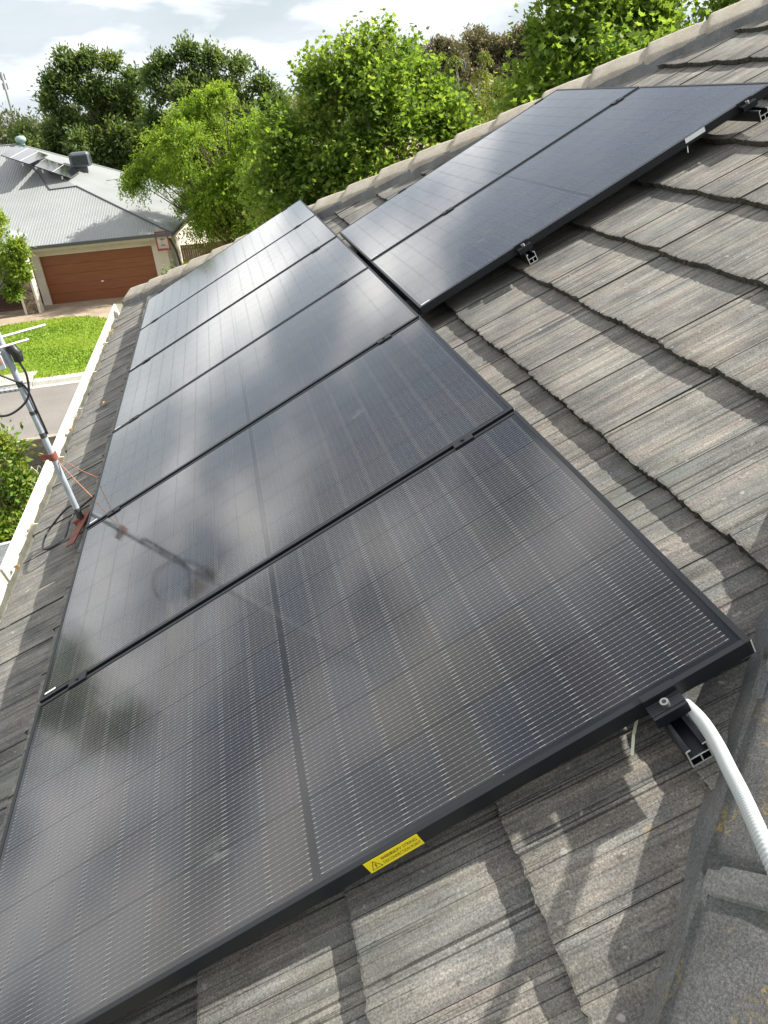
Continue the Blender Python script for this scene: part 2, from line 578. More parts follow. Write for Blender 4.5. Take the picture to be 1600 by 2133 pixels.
n = 26000
gx = nrg.uniform(-12, -1.8, n); gy = nrg.uniform(24.7, 33.4, n)
k = in_poly(gx, gy, lawn_pts)
gx, gy = gx[k], gy[k]; n = len(gx)
a = nrg.uniform(0, 2 * np.pi, n); hh = nrg.uniform(0.03, 0.075, n); w = 0.012 + 0.02 * nrg.random(n)
le = nrg.uniform(-0.04, 0.04, (n, 2))
V = np.zeros((n, 3, 3))
V[:, 0] = np.c_[gx - np.cos(a) * w, gy - np.sin(a) * w, np.full(n, 0.134)]
V[:, 1] = np.c_[gx + np.cos(a) * w, gy + np.sin(a) * w, np.full(n, 0.134)]
V[:, 2] = np.c_[gx + le[:, 0], gy + le[:, 1], 0.135 + hh]
patch = 0.5 + 0.25 * np.sin(gx * 1.3 + np.sin(gy * 0.9) * 2) + 0.25 * np.sin(gy * 1.7 + gx * 0.6)
tone = np.clip(patch * 0.75 + nrg.random(n) * 0.45 - .1, 0, 1)
o = np_mesh('grass', V.reshape(-1, 3), np.arange(n * 3).reshape(-1, 3), M_BLADE, tone)
o['kind'] = 'stuff'

# ------------------------------------------------------------------ our house: walls, other roof faces, tiles, caps, gutter
house = empty('house')
tag(house, 'house under the camera with a grey concrete tiled hip roof', 'house')
UN, UF = -1.80, 8.02           # hips on the roof plane: u = UN + K v and u = UF - K v
K = CT
VA = (UF - UN) / (2 * K)       # v of the apex
CX, CY = RP(0, VA, 0).x, (UN + UF) / 2
HT = -0.105                    # height of a tile's top surface at its lower edge
mb = MB()
e0 = RP(0, -0.5, -0.16)
xa, xb = e0.x + 0.42, 2 * CX - e0.x - 0.42
ya, yb = CY - (CX - xa), CY + (CX - xa)
zt = e0.z - 0.02
for p, q in (((xa, ya), (xb, ya)), ((xb, ya), (xb, yb)), ((xb, yb), (xa, yb)), ((xa, yb), (xa, ya))):
    mb.face([(p[0], p[1], 0), (q[0], q[1], 0), (q[0], q[1], zt), (p[0], p[1], zt)])
mb.build('wall', M_BRICK, house)
mb = MB()
mb.face([(e0.x + .05, ya - .4, zt), (e0.x + .05, yb + .4, zt), (xb + .4, yb + .4, zt), (xb + .4, ya - .4, zt)])
mb.build('eave_soffit', simple('soffit_paint', (0.6, 0.58, 0.52), 0.7), house)
# dark lining under the tiles on our face
mb = MB()
hl = HT - 0.06
mb.face([RP(UN - 0.5 * K, -0.5, hl), RP(UF + 0.5 * K, -0.5, hl), RP(CY, VA, hl)])
mb.build('roof_lining', M_UNDER, house)

TW, TL, GA = 0.288, 0.40, 0.345
V0 = 0.88 - 4 * GA             # lower edge of the eave course


def tile_geo(rr, ny=4):
    """one concrete tile, lower edge at y=0, right side at x=0, top surface rising 0 -> -0.027 at y=GA"""
    nx = 26
    xs = [-(TW + .0010) * i / nx for i in range(nx + 1)]
    gro = []
    gcur = 0
    for i in range(nx + 1):
        gcur = rr.gauss(0, 0.0003)
        if rr.random() < 0.16: gcur -= rr.uniform(0.0008, 0.0018)
        gro.append(gcur)
    ys = [0.0, 0.006, 0.12, 0.24, TL]
    V, F, SM = [], [], []
    edge = [0.004 * math.sin(i * .55 + rr.uniform(0, 6)) * .3 + rr.uniform(-0.0028, 0.0028) for _ in range(nx + 1)]
    for j, y in enumerate(ys):
        for i, x in enumerate(xs):
            s = i / nx
            arch = 0.0085 * (2 * s - 1) ** 2 + 0.0030 * (1 - s) - 0.005
            z = arch + gro[i] - 0.027 * y / GA
            yy = y
            if j == 0: z -= 0.0012 + abs(rr.gauss(0, 0.0005)); yy += edge[i]
            if j == 1: yy += edge[i] * 0.6 + rr.uniform(-.002, .002)
            V.append([x, yy, z])
    W = nx + 1
    for j in range(len(ys) - 1):
        for i in range(nx):
            F.append((j * W + i + 1, j * W + i, (j + 1) * W + i, (j + 1) * W + i + 1)); SM.append(j > 0)
    b = len(V)
    for i, x in enumerate(xs):
        q = V[i]
        V.append([x, q[1] + rr.uniform(-0.002, 0.004), q[2] - 0.012 + rr.uniform(-.0015, .0015)])
    b2 = len(V)
    for i, x in enumerate(xs):
        q = V[i]
        V.append([x, q[1] + rr.uniform(0, 0.004), q[2] - 0.0245])
    for i in range(nx):
        F.append((i, i + 1, b + i + 1, b + i)); SM.append(False)
        F.append((b + i, b + i + 1, b2 + i + 1, b2 + i)); SM.append(False)
    # sides
    for i0 in (0, nx):
        q0, q1 = V[i0], V[4 * W + i0]
        s = len(V)
        V.append([q0[0], q0[1], q0[2] - 0.024]); V.append([q1[0], q1[1], q1[2] - 0.024])
        f = (i0, s, s + 1, 4 * W + i0)
        F.append(f if i0 == 0 else f[::-1]); SM.append(False)
    return V, F, SM


def tile_mesh(V, F, SM):
    me = bpy.data.meshes.new('roof_tile')
    me.from_pydata(V, [], F)
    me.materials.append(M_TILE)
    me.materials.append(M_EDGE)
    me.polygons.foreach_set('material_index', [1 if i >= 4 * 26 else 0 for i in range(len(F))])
    me.polygons.foreach_set('use_smooth', SM)
    me.update()
    return me


variants = []
for i in range(9):
    g_ = tile_geo(random.Random(100 + i))
    variants.append((g_, tile_mesh(*g_)))

PW, PL, PG, PITCH = 1.134, 1.762, 0.02, 1.154
UPU, UPV = 2 * PITCH + 0.083, PL + 0.0257      # near lower corner of the upper pair


def hidden(u0, u1, v0, v1):
    if u0 > 0.42 and u1 < 6 * PITCH - 0.35 and v0 > 0.12 and v1 < PL - 0.0: return True
    if u0 > UPU + 0.45 and u1 < UPU + 2 * PITCH - 0.3 and v0 > 0.15 and v1 < UPV + PL - 0.12: return True
    return False


rt = random.Random(3)
for r in range(18):
    v = V0 + r * GA
    if r == 0: v -= 0.03
    for c in range(-9, 34):
        u = 0.058 + c * 0.2885 + (rt.uniform(-.002, .002))     # tile spans u .. u+TW
        vm = v + 0.1
        lo, hi = UN + K * v - 0.02, UF - K * v + 0.02
        if u + TW < lo or u > hi: continue
        if hidden(u, u + TW, v, v + GA): continue
        (gV, gF, gS), me = variants[rt.randrange(len(variants))]
        far_hi = UF - K * (v + TL); near_lo = UN + K * (v + TL)
        M_ = RM(u, v + rt.uniform(-.006, .006), HT + rt.uniform(-.002, .002)) @ Matrix.Rotation(rt.uniform(-.005, .005), 4, 'Z')
        if u < near_lo + 0.01 or u + TW > far_hi - 0.01:
            V2 = []
            for (x, y, z) in gV:
                uu = u - x
                vv = v + y
                uu = min(max(uu, UN + K * vv), UF - K * vv) if vv < VA else CY
                V2.append((u - uu, y, z))
            me = tile_mesh(V2, gF, gS)
        link('roof_tile', me, house, M_)

# the three other faces: courses of tiles as stepped strips, seen only from a step aside
mb = MB()
c0 = Vector((CX, CY, 0))
for q in range(1, 4):
    Rz = Matrix.Translation(c0) @ Matrix.Rotation(math.pi / 2 * q, 4, 'Z') @ Matrix.Translation(-c0)
    for r in range(18):
        v = V0 + r * GA
        v2 = min(v + GA + 0.02, VA)
        if v >= VA: break
        a0_, b0_ = UN + K * v, UF - K * v
        a1_, b1_ = UN + K * v2, UF - K * v2
        t0, t1 = HT, HT - 0.028
        P = [RP(a0_, v, t0), RP(b0_, v, t0), RP(b1_, v2, t1), RP(a1_, v2, t1), RP(a0_, v, t0 - .026), RP(b0_, v, t0 - .026)]
        P = [Rz @ p for p in P]
        mb.face([P[1], P[0], P[3], P[2]]); mb.face([P[0], P[1], P[5], P[4]])
o = mb.build('tile_course', M_TILE, house); o['kind'] = 'stuff'

# hip caps and pointing
Np = Vector((-ST, 0, CT))


def hip(u_at, sign, m_cap, step, v_start, v_end, name, phase, pts_mat):
    """sign +1: near hip (u grows with v), -1: far hip"""
    p0 = RP(u_at(0), 0, HT - 0.012); p1 = RP(u_at(1), 1, HT - 0.012)
    H = (p1 - p0).normalized(); ln = (p1 - p0).length
    lat = H.cross(Vector((0, 0, 1))).normalized()
    up = lat.cross(H).normalized()
    wi = Np.cross(H).normalized()
    if wi.z > 0: wi = -wi                      # runs down our face
    s0 = wi.dot(up)                             # falls per metre of wing
    l0 = wi.dot(lat)
    if l0 < 0: lat = -lat; l0 = -l0
    side = 1
    def cs(w, h):                               # cross-section: w down our wing (or the other), h off the face
        f = abs(w)
        return lat * (l0 * w) + up * (s0 * f + h)
    prof = [(0.162, 0.030), (0.158, 0.056), (0.138, 0.068), (0.07, 0.084), (0.024, 0.097), (0, 0.100)]
    prof = prof + [(-w, h) for w, h in reversed(prof[:-1])]
    rr = random.Random(5 + sign)
    def capmesh(lift):
        mb = MB()
        rows = [(0.0, -.004, 0.0), (0.006, 0.008, 0.03), (0.025, 0.015, 0.035), (0.05, 0.013, 0.02), (0.2, 0.006, 0.0), (step + 0.05, -0.014, -0.05)]
        V = []
        for (y, dh, dw) in rows:
            for (w, h) in prof:
                V.append(H * (y + rr.uniform(-.002, .002)) + cs(w * (1 + dw), h + dh * (1 if abs(w) < .162 else .3) + rr.uniform(-.001, .001)))
        n_ = len(prof); F = []
        for j in range(len(rows) - 1):
            for i in range(n_ - 1):
                f = (j * n_ + i, j * n_ + i + 1, (j + 1) * n_ + i + 1, (j + 1) * n_ + i)
                F.append(f)
        mb.add(V, F, 0, True)
        low = [H * 0.002 + cs(w, -0.004) for (w, h) in prof]
        top = V[:n_]
        mb.add(top + low, [(i, n_ + i, n_ + i + 1, i + 1) for i in range(n_ - 1)], 0)
        return mb.mesh('hip_cap', m_cap)
    ms = [capmesh(0) for _ in range(4)]
    s = v_start
    while s < v_end:
        p = RP(u_at(s), s, HT - 0.012)
        link('hip_cap', ms[rr.randrange(4)], house, Matrix.Translation(p + up * rr.uniform(-.003, .003) + lat * rr.uniform(-.004, .004)))
        s += step / ln
    if sign > 0:                                 # a band of pale mortar bedding the lower end of each cap
        s = v_start + step / ln
        while s < v_end:
            mb = MB()
            p = RP(u_at(s), s, HT - 0.012)
            cols = []
            for (w, h) in prof:
                w2, j = w * .985, rr.uniform(-.009, .009)
                cols.append((p + H * (0.010) + cs(w2, h + .0125), p + H * (-0.012 + j) + cs(w2, h + .0075), p + H * (-0.030 + j * 1.5) + cs(w2 * 1.0, h + .002), p + H * (-0.034 + j * 1.5) + cs(w2, h - .008)))
            V = [q for c_ in cols for q in c_]
            mb.add(V, [(i * 4 + j, i * 4 + j + 1, (i + 1) * 4 + j + 1, (i + 1) * 4 + j) for i in range(len(cols) - 1) for j in range(3)])
            mb.build('mortar_band', M_MORTAR, house)
            s += step / ln
    # pointing along both edges of the caps, slightly ragged
    for sd_ in (1, -1):
        mb = MB()
        V = []
        k = 130
        for i in range(k + 1):
            v = v_start + (v_end - v_start) * i / k
            p = RP(u_at(v), v, HT - 0.012)
            j1, j2 = rr.uniform(-.007, .007), rr.uniform(-.004, .004)
            for (w, h) in ((0.196 + j1, -0.018), (0.182 + j1 * .6, 0.012 + j2), (0.166, 0.044 + j2), (0.146, 0.058)):
                V.append(p + cs(w * sd_, h))
        mb.add(V, [(i * 4 + j, i * 4 + j + 1, (i + 1) * 4 + j + 1, (i + 1) * 4 + j) for i in range(k) for j in range(3)], 0, False)
        mb.build('pointing', pts_mat, house)
    return H, lat, up, cs, ln


NH = hip(lambda v: UN + K * v, 1, M_CAPN, 0.40, -0.50, VA - 0.1, 'near', 0, M_POINT)
FH = hip(lambda v: UF - K * v, -1, M_CAPF, 0.375, -0.394, VA - 0.1, 'far', 0, M_POINT)

# gutter along our eave
ex = RP(0, V0 - 0.03, HT).x
ez = RP(0, V0 - 0.03, HT).z
gut = empty('gutter', None, house)
ga, gb = UN + K * -0.5 - 0.1, UF + 0.5 * K + 0.12
prof = [(0.035, -0.035), (0.035, -0.135), (-0.095, -0.135), (-0.108, -0.075), (-0.118, -0.028), (-0.130, -0.024), (-0.131, -0.036), (-0.122, -0.085), (-0.108, -0.142), (0.038, -0.142)]
mb = MB()
V = [(ex + x, y, ez + z) for y in (ga, gb) for x, z in prof]
k = len(prof)
mb.add(V, [(i, i + 1, k + i + 1, k + i) for i in range(k - 1)])
for y in (ga, gb):
    mb.face([(ex + x, y, ez + z) for x, z in prof[:5]])
mb.build('trough', M_GUT, gut)
u = 0.35
while u < gb - .1:
    mb = MB()
    mb.tube([(ex + 0.03, u, ez - 0.03), (ex - 0.05, u, ez - 0.022), (ex - 0.122, u, ez - 0.022)], 0.0045, 6)
    mb.tube([(ex - 0.05, u + .0, ez - 0.026), (ex - 0.108, u + 0.01, ez - 0.10)], 0.003, 5)
    mb.build('bracket', M_GUT, gut)
    u += 0.93
mb = MB()
mb.box((ex + 0.036, ga, ez - 0.20), (ex + 0.056, gb, ez - 0.02))
mb.build('fascia', M_GUT, house)
# dead leaves lying in the gutter and on the eave tiles
for i, (u, v, h, s) in enumerate(((4.62, -0.60, -.12, .036), (7.35, -0.60, -.12, .045), (4.66, -0.30, HT + .008, .032), (6.9, -0.61, -.12, .03), (3.2, -0.62, -.13, .026), (2.75, -0.61, -.13, .03))):
    mb = MB()
    k = 8
    pts = []
    for j in range(k):
        t_ = 2 * math.pi * j / k
        pts.append((s * math.cos(t_) * 1.2, s * 0.55 * math.sin(t_) * (1.25 if j % 2 else .75), 0.006 * math.sin(2 * t_)))
    mb.add([(0, 0, 0.012)] + pts, [(0, 1 + j, 1 + (j + 1) % k) for j in range(k)])
    o = mb.build('dead_leaf', M_DRY, None, RM(u, v, h) @ Matrix.Rotation(i * 1.3 + .4, 4, 'Z'))
    if i == 2: tag(o, 'curled yellow brown leaf on the tiles between gutter and panels', 'leaf')
    else: tag(o, ('tan dead leaf in the cream gutter level with the fourth panel', 'dead leaf in the cream gutter near its far corner', '', 'dead leaf in the cream gutter just before its far corner', 'dead leaf in the gutter just beyond the antenna mast', 'dead leaf in the gutter right beside the antenna foot')[i], 'leaf', 'dead leaves in the gutter')

# ------------------------------------------------------------------ solar panels
CWD, CHT = 0.1806, 0.0925                     # cell along u, cell along v
CPU, CPV = 0.1824, 0.0940


def cell_mesh():
    mb = MB()
    c = 0.009
    w, h = CWD / 2, CHT / 2
    pts = [(-w, -h, 0), (w, -h, 0), (w, h - c * .9, 0), (w - c * .55, h - c * .22, 0), (w - c, h, 0), (-w + c, h, 0), (-w + c * .55, h - c * .22, 0), (-w, h - c * .9, 0)]
    mb.face(pts, 0)
    nb = 16
    for i in range(nb):
        x = -w + (i + 0.5) * CWD / nb
        a = 0.00023
        mb.face([(x - a, -h + .001, .0002), (x + a, -h + .001, .0002), (x + a, h - .001, .0002), (x - a, h - .001, .0002)], 1)
        for (y0, y1, e) in ((-h - .0008, -h + .0062, .00060), (h - .0062, h + .0008, .00060), (-.0225, -.0208, .0006), (-.0008, .0009, .0006), (.0205, .0222, .0006)):
            mb.face([(x - e, y0, .0003), (x + e, y0, .0003), (x + e, y1, .0003), (x - e, y1, .0003)], 1)
    return mb.mesh('solar_cell', [M_CELL, M_WIRE])


ME_CELL = cell_mesh()
FT, FD = 0.011, 0.034                         # frame lip and depth
mb = MB()
def bar(lo, hi): mb.box(lo, hi)
e = 0.0012
bar((-PW, 0, -FD), (0, FT, 0)); bar((-PW, PL - FT, -FD), (0, PL, 0))
bar((-FT, FT + e * .3, -FD), (0, PL - FT - e * .3, -.0002)); bar((-PW, FT + e * .3, -FD), (-PW + FT, PL - FT - e * .3, -.0002))
ME_FRAME = mb.mesh('frame', M_FRAME)
mb = MB()
mb.box((-0.0016, PL - 0.0016, -FD + .001), (0.0006, PL + 0.0007, -0.0012))
ME_KEY = mb.mesh('corner_key', M_ALU)
mb = MB()
mb.box((-PW + FT - .001, FT - .001, -0.0065), (-FT + .001, PL - FT + .001, -0.0018))
ME_GLASS = mb.mesh('glass_laminate', M_BACK)
mb = MB()
for v_ in (PL / 2 - 0.0058, PL / 2 + 0.0058):
    for i in range(18):
        x = -0.02 - (i + .5) * (PW - .04) / 18
        mb.box((x - .006, v_ - .0006, -.0017), (x + .006, v_ + .0006, -.0016))
ME_TAB = mb.mesh('centre_busbar', simple('dull_busbar', (0.05, 0.05, 0.052), 0.4, 0.3, .1))

PANELS = [
    (0, 0, 'black solar panel with the yellow warning sticker on its front edge'),
    (1, 0, 'black solar panel second in the long row, next behind the yellow sticker one'),
    (2, 0, 'black solar panel third in the long row, beside the rusty antenna bracket'),
    (3, 0, 'black solar panel fourth in the long row, pale smears near its top'),
    (4, 0, 'black solar panel fifth in the long row, last but one before the hip'),
    (5, 0, 'black solar panel sixth and last of the long row, reaching the roof hip'),
    (0, 1, 'black solar panel of the upper pair with white sticker and bare rail ends'),
    (1, 1, 'black solar panel of the upper pair on the side of the tan hip caps'),
]
panel_objs = []
for idx, (k, up, lab) in enumerate(PANELS):
    u0 = k * PITCH + (UPU if up else 0)
    v0 = UPV if up else 0
    hz = rnd.uniform(-.0015, .0015)
    p = empty('solar_panel', RM(u0, v0, hz))
    tag(p, lab, 'solar panel', 'black solar panels on the tiled roof')
    link('frame', ME_FRAME, p)
    link('glass_laminate', ME_GLASS, p)
    link('corner_key', ME_KEY, p)
    o = link('centre_busbar', ME_TAB, p); o['kind'] = 'stuff'
    for r in range(18):
        half = r // 9
        y = PL / 2 + (0.0088 + CPV / 2) * (1 if half else -1) + ((r - 9) * CPV if half else -(8 - r) * CPV)
        for c in range(6):
            x = -PW / 2 + (c - 2.5) * CPU
            Mx = Matrix.Translation((x, y, -0.0014))
            if (r + half) % 2 == 0: Mx = Mx @ Matrix.Rotation(math.pi, 4, 'Z')
            link('solar_cell', ME_CELL, p, Mx)
    # small white tag in the lower corner of the glass
    mb = MB()
    mb.box((-0.030, 0.016, -0.0012), (-0.022, 0.058, -0.0009))
    mb.build('barcode_tag', M_WHITE, p)
    panel_objs.append(p)


def text_mesh(txt, size, m_, bold=0.0):
    cu = bpy.data.curves.new('lettering', 'FONT')
    cu.body = txt
    cu.size = size
    cu.offset = bold
    cu.resolution_u = 3
    ob = bpy.data.objects.new('lettering', cu)
    COL.objects.link(ob)
    dg = bpy.context.evaluated_depsgraph_get()
    me = bpy.data.meshes.new_from_object(ob.evaluated_get(dg))
    bpy.data.objects.remove(ob)
    me.materials.clear(); me.materials.append(m_)
    return me


# yellow warning sticker on the front edge of the first panel (faces -u)
lab = empty('warning_sticker', Matrix(((0, 0, 1, 0.0008), (1, 0, 0, 0.974), (0, 1, 0, -0.0345), (0, 0, 0, 1))), panel_objs[0])
# sticker frame: x up the slope, y off the roof, z out of the edge
SW, SH = 0.113, 0.0325
mb = MB(); mb.box((0, 0, 0), (SW, SH, 0.0004)); mb.build('yellow_sheet', M_YEL, lab)


def fit_text(name, txt, x0, x1, y, h, bold):
    me = text_mesh(txt, 1.0, M_INK, 0.0)
    co = np.array([v.co[:] for v in me.vertices])
    mn, mx = co.min(0), co.max(0)
    sx, sy = (x1 - x0) / (mx[0] - mn[0]), h / (mx[1] - mn[1])
    M_ = Matrix.Translation((x0 - mn[0] * sx, y - mn[1] * sy, 0.0006)) @ Matrix.Diagonal((sx, sy, 1, 1))
    me.transform(M_)
    o = link(name, me, lab)
    if bold:
        o2 = me.copy(); o2.transform(Matrix.Translation((bold, 0, 0.00002)))
        link(name, o2, lab)
    return o


fit_text('lettering', 'WARNING', 0.032, 0.0645, 0.0185, 0.0078, 0.0003)
fit_text('lettering', 'PV STRING', 0.0665, 0.107, 0.0185, 0.0078, 0)
fit_text('lettering', 'DISCONNECTION POINT', 0.032, 0.110, 0.0062, 0.0078, 0)
mb = MB()
def stroke(p, q, w, z=0.0006):
    p, q = Vector((p[0], p[1], z)), Vector((q[0], q[1], z))
    d = (q - p).normalized(); nrm = Vector((-d.y, d.x, 0)) * w / 2
    mb.face([p - nrm - d * w * .4, q - nrm + d * w * .4, q + nrm + d * w * .4, p + nrm - d * w * .4])
T = [(0.0065, 0.0055), (0.0275, 0.0055), (0.017, 0.0270)]
for i in range(3): stroke(T[i], T[(i + 1) % 3], 0.0012, 0.0006 + i * .00002)
for a_, b_ in (((0.0185, 0.0195), (0.0155, 0.0140)), ((0.0155, 0.0140), (0.0188, 0.0145)), ((0.0188, 0.0145), (0.0160, 0.0085))): stroke(a_, b_, 0.0013, 0.0007 + a_[1] * .002)
mb.build('hazard_triangle', M_INK, lab)
# white sticker on the near edge of the upper pair
mb = MB()
mb.box((0.0006, 1.33, -0.021), (0.0011, 1.425, -0.001))
mb.build('white_sticker', M_WHITE, panel_objs[6])

# ------------------------------------------------------------------ rails with clamps
def rail(u0, u1, v, label, clamps, endclamp):
    t = empty('mounting_rail', RM(u0, v, -FD - 0.001))
    tag(t, label, 'rail', 'black mounting rails under the panels')
    ln = u1 - u0
    def prof(mb, x0, x1, mi=0):
        w, h, th = 0.020, 0.044, 0.0026
        for (y0, y1, z0, z1) in ((-w, -w + th, -h, -0.001), (w - th, w, -h + .001, 0), (-w + th, w - th, -h, -h + th), (-w + th, w - th, -0.024, -0.024 + th), (-w + th, -w + .009, -th, 0.0005), (w - .009, w - th, -th, -.0002), (0.0, th, -h + th, -0.024)):
            mb.box((x0, y0, z0), (x1, y1, z1), mi)
    mb = MB(); prof(mb, -ln, 0)
    mb.build('channel', M_RAIL, t)
    mb = MB(); prof(mb, 0.0003, 0.0011)
    mb.build('cut_end', M_ALU, t)
    for cu in clamps:
        x = -(cu - u0)
        mb = MB()
        mb.box((x - 0.021, -0.033, FD + 0.0015), (x + 0.021, 0.033, FD + 0.0045))
        mb.box((x - 0.0075, -0.030, 0.0), (x - 0.0055, 0.030, FD + 0.001)); mb.box((x + 0.0055, -0.030, 0.0), (x + 0.0075, 0.030, FD + 0.001))
        c = mb.build('mid_clamp', M_FRAME, t)
        mb = MB(); mb.tube([(x, 0, FD + 0.003), (x, 0, FD + 0.0085)], 0.0068, 12)
        mb.tube([(x, 0, FD + 0.0084), (x, 0, FD + 0.0088)], 0.0035, 6)
        mb.build('bolt', M_RAIL, c)
    for (cu, sg) in endclamp:
        x = -(cu - u0)                          # panel edge; the clamp sits on side sg (+1: towards the near end)
        mb = MB()
        X = lambda a_, b_: (min(x + sg * a_, x + sg * b_), max(x + sg * a_, x + sg * b_))
        a_, b_ = X(-0.010, 0.002); mb.box((a_, -0.032, FD + 0.0015), (b_, 0.032, FD + 0.0045))
        a_, b_ = X(0.0015, 0.0045); mb.box((a_, -0.032, 0.006), (b_, 0.032, FD + 0.0045))
        a_, b_ = X(0.0045, 0.038); mb.box((a_, -0.032, 0.020), (b_, 0.032, 0.0245))
        for j in (0.009, 0.029):
            a_, b_ = X(j, j + 0.002); mb.box((a_, -0.032, 0.0245), (b_, 0.032, 0.026))
        a_, b_ = X(0.035, 0.038); mb.box((a_, -0.032, 0.001), (b_, 0.032, 0.020))
        c = mb.build('end_clamp', M_FRAME, t)
        mb = MB(); xx = x + sg * 0.020
        mb.tube([(xx, 0, 0.0245), (xx, 0, 0.034)], [0.0078, 0.0078], 14)
        mb.build('bolt', M_STEEL, c)
        mb = MB(); mb.tube([(xx, 0, 0.0341), (xx, 0, 0.0346)], 0.0042, 6); mb.build('hex_socket', M_BLACK, c)
    return t


R1, R2 = 0.155, 1.580
mids = [k * PITCH - PG / 2 for k in range(1, 6)]
rail(-0.10, 6 * PITCH + 0.03, R2, 'black rail under the upper side of the long panel row, conduit at its end', mids, [(0, 1), (6 * PITCH - PG, -1)])
rail(-0.10, 6 * PITCH + 0.03, R1, 'black rail under the gutter side of the long panel row', mids, [(0, 1), (6 * PITCH - PG, -1)])
um = [UPU + PITCH - PG / 2]
rail(UPU - 0.075, UPU + 2 * PITCH + 0.03, 2.305, 'black rail with bright cut end under the lower side of the upper pair', um, [(UPU, 1), (UPU + 2 * PITCH - PG, -1)])
rail(UPU - 0.115, UPU + 2 * PITCH + 0.03, 3.405, 'black rail sticking out under the top side of the upper pair', um, [(UPU, 1), (UPU + 2 * PITCH - PG, -1)])

# ------------------------------------------------------------------ conduit and cable ties
path = [RP(0.25, 1.60, -0.085), RP(0.10, 1.605, -0.075), RP(0.0, 1.612, -0.054), RP(-0.065, 1.614, -0.034), RP(-0.13, 1.606, -0.012), RP(-0.20, 1.592, 0.020), RP(-0.27, 1.578, 0.050), RP(-0.38, 1.552, 0.085), RP(-0.55, 1.51, 0.06), RP(-0.72, 1.47, -0.06)]
pts = spline(path, 700)
fine, rad = [], []
for i, p in enumerate(pts):
    fine.append(p)
    rad.append((0.0114, 0.0117, 0.0110, 0.0076)[i % 4])
mb = MB(); mb.tube(fine, rad, 16)
o = mb.build('conduit', M_COND)
tag(o, 'white corrugated conduit curving from under the panel over the near hip', 'conduit')
mb = MB()
a_, b_ = RP(0.030, 1.530, -0.070), RP(-0.018, 1.487, -0.088)
d = (b_ - a_).normalized(); sd_ = d.cross(Np).normalized()
V = []
for p_ in (a_, a_.lerp(b_, .5) + Np * .006, b_):
    for (s_, z_) in ((-.0028, 0), (.0028, 0), (.0028, .0014), (-.0028, .0014)):
        V.append(p_ + sd_ * s_ + Np * z_)
mb.add(V, [(i * 4 + j, i * 4 + (j + 1) % 4, (i + 1) * 4 + (j + 1) % 4, (i + 1) * 4 + j) for i in range(2) for j in range(4)] + [(0, 3, 2, 1), (8, 9, 10, 11)])
o = mb.build('cable_tie', M_TIE)
tag(o, 'loose pale cable tie sticking out below the panel beside the end clamp', 'cable tie')
mb = MB()
a_, b_ = RP(UPU + 0.01, UPV + 1.34, -0.028), RP(UPU - 0.006, UPV + 1.325, -0.060)
mb.tube([a_, b_], 0.0022, 5)
o = mb.build('cable_tie', M_WHITE)
tag(o, 'short white cable tie end hanging below the white sticker', 'cable tie')

# ------------------------------------------------------------------ antenna mast
M_TAPE = simple('grey_tape', (0.045, 0.047, 0.05), 0.6)
mast = empty('antenna_mast')
tag(mast, 'galvanised antenna mast on a red bracket with cable loops beside the gutter', 'antenna')
B = Vector((-0.115, 2.713, 5.74))
al = R(6.0)
D = Vector((-math.sin(al), 0, math.cos(al)))
mb = MB()
mb.tube([B + D * s for s in (0, .6, 1.2, 2.1)], 0.0148, 14)
mb.build('pole', M_GALV, mast)
for s0_, s1_ in ((-0.005, .050), (.445, .470), (.565, .583), (.705, .730)):
    mb = MB(); mb.tube([B + D * s0_, B + D * s1_], 0.0158, 14); mb.build('tape_band', M_TAPE, mast)
mb = MB()                                     # foot: U bracket on a long red plate screwed to the tiles
Mr = RM(2.63, -0.165, HT + 0.012) @ Matrix.Rotation(R(-12), 4, 'Z')
mb.box((-0.15, -0.024, 0.0), (0.15, 0.024, 0.006), 0, Mr)
for s_ in (-1, 1):
    mb.box((s_ * .024 - .003, -0.020, 0.006), (s_ * .024 + .003, 0.020, 0.045), 0, Matrix.Translation(B - D * .045) @ Mr.to_3x3().to_4x4())
mb.tube([B - D * 0.05, B + D * 0.02], 0.012, 10)
mb.build('foot_bracket', M_RED, mast)
mb = MB()
q = B + D * 0.345
mb.tube([q - D * .018, q + D * .018], 0.0225, 14)
mb.box((-.055, -.006, -.014), (-.015, .006, .014), 0, Matrix.Translation(q))
mb.build('stay_collar', M_RED, mast)
for (u, v) in ((2.66, -0.02), (2.95, -0.02)):
    mb = MB(); e_ = RP(u, v, HT + .02)
    mb.tube([q, q.lerp(e_, .5) + Vector((0, 0, -.006)), e_], 0.0022, 6)
    mb.build('stay_wire', M_COPPER, mast)
jb = B + D * 0.845
mb = MB(); mb.box((-.135, -.05, -.035), (-.012, -.012, .035), 0, Matrix.Translation(jb) @ Matrix.Rotation(R(-6), 4, 'Y'))
bx = mb.build('balun_box', simple('clear_box', (0.62, 0.66, 0.64), 0.3), mast)
for k_ in range(3):
    mb = MB()
    c_ = jb + Vector((-.03 - .038 * k_, -.054, 0.004 * k_))
    mb.tube([c_ + Vector((.012 * math.cos(t_ * .7), -.004 * (t_ % 3), .012 * math.sin(t_ * .7))) for t_ in range(24)], 0.0028, 6)
    mb.build('copper_coil', M_COPPER, bx)
mb = MB(); mb.tube([jb + Vector((.010, -.012, .045)), jb + Vector((.032, -.014, .042)), jb + Vector((.046, -.015, .015)), jb + Vector((.046, -.015, -.02))], [.016, .024, .024, .020], 12)
mb.build('cable_boot', M_BLACK, mast)
cab = spline([jb + Vector((.046, -.02, -.02)), jb + Vector((.060, -.025, -.09)), jb + Vector((.035, -.04, -.19)), jb + Vector((-.06, -.06, -.245)), jb + Vector((-.15, -.06, -.22)), jb + Vector((-.22, -.03, -.15))], 40)
mb = MB(); mb.tube(cab, 0.0052, 8)
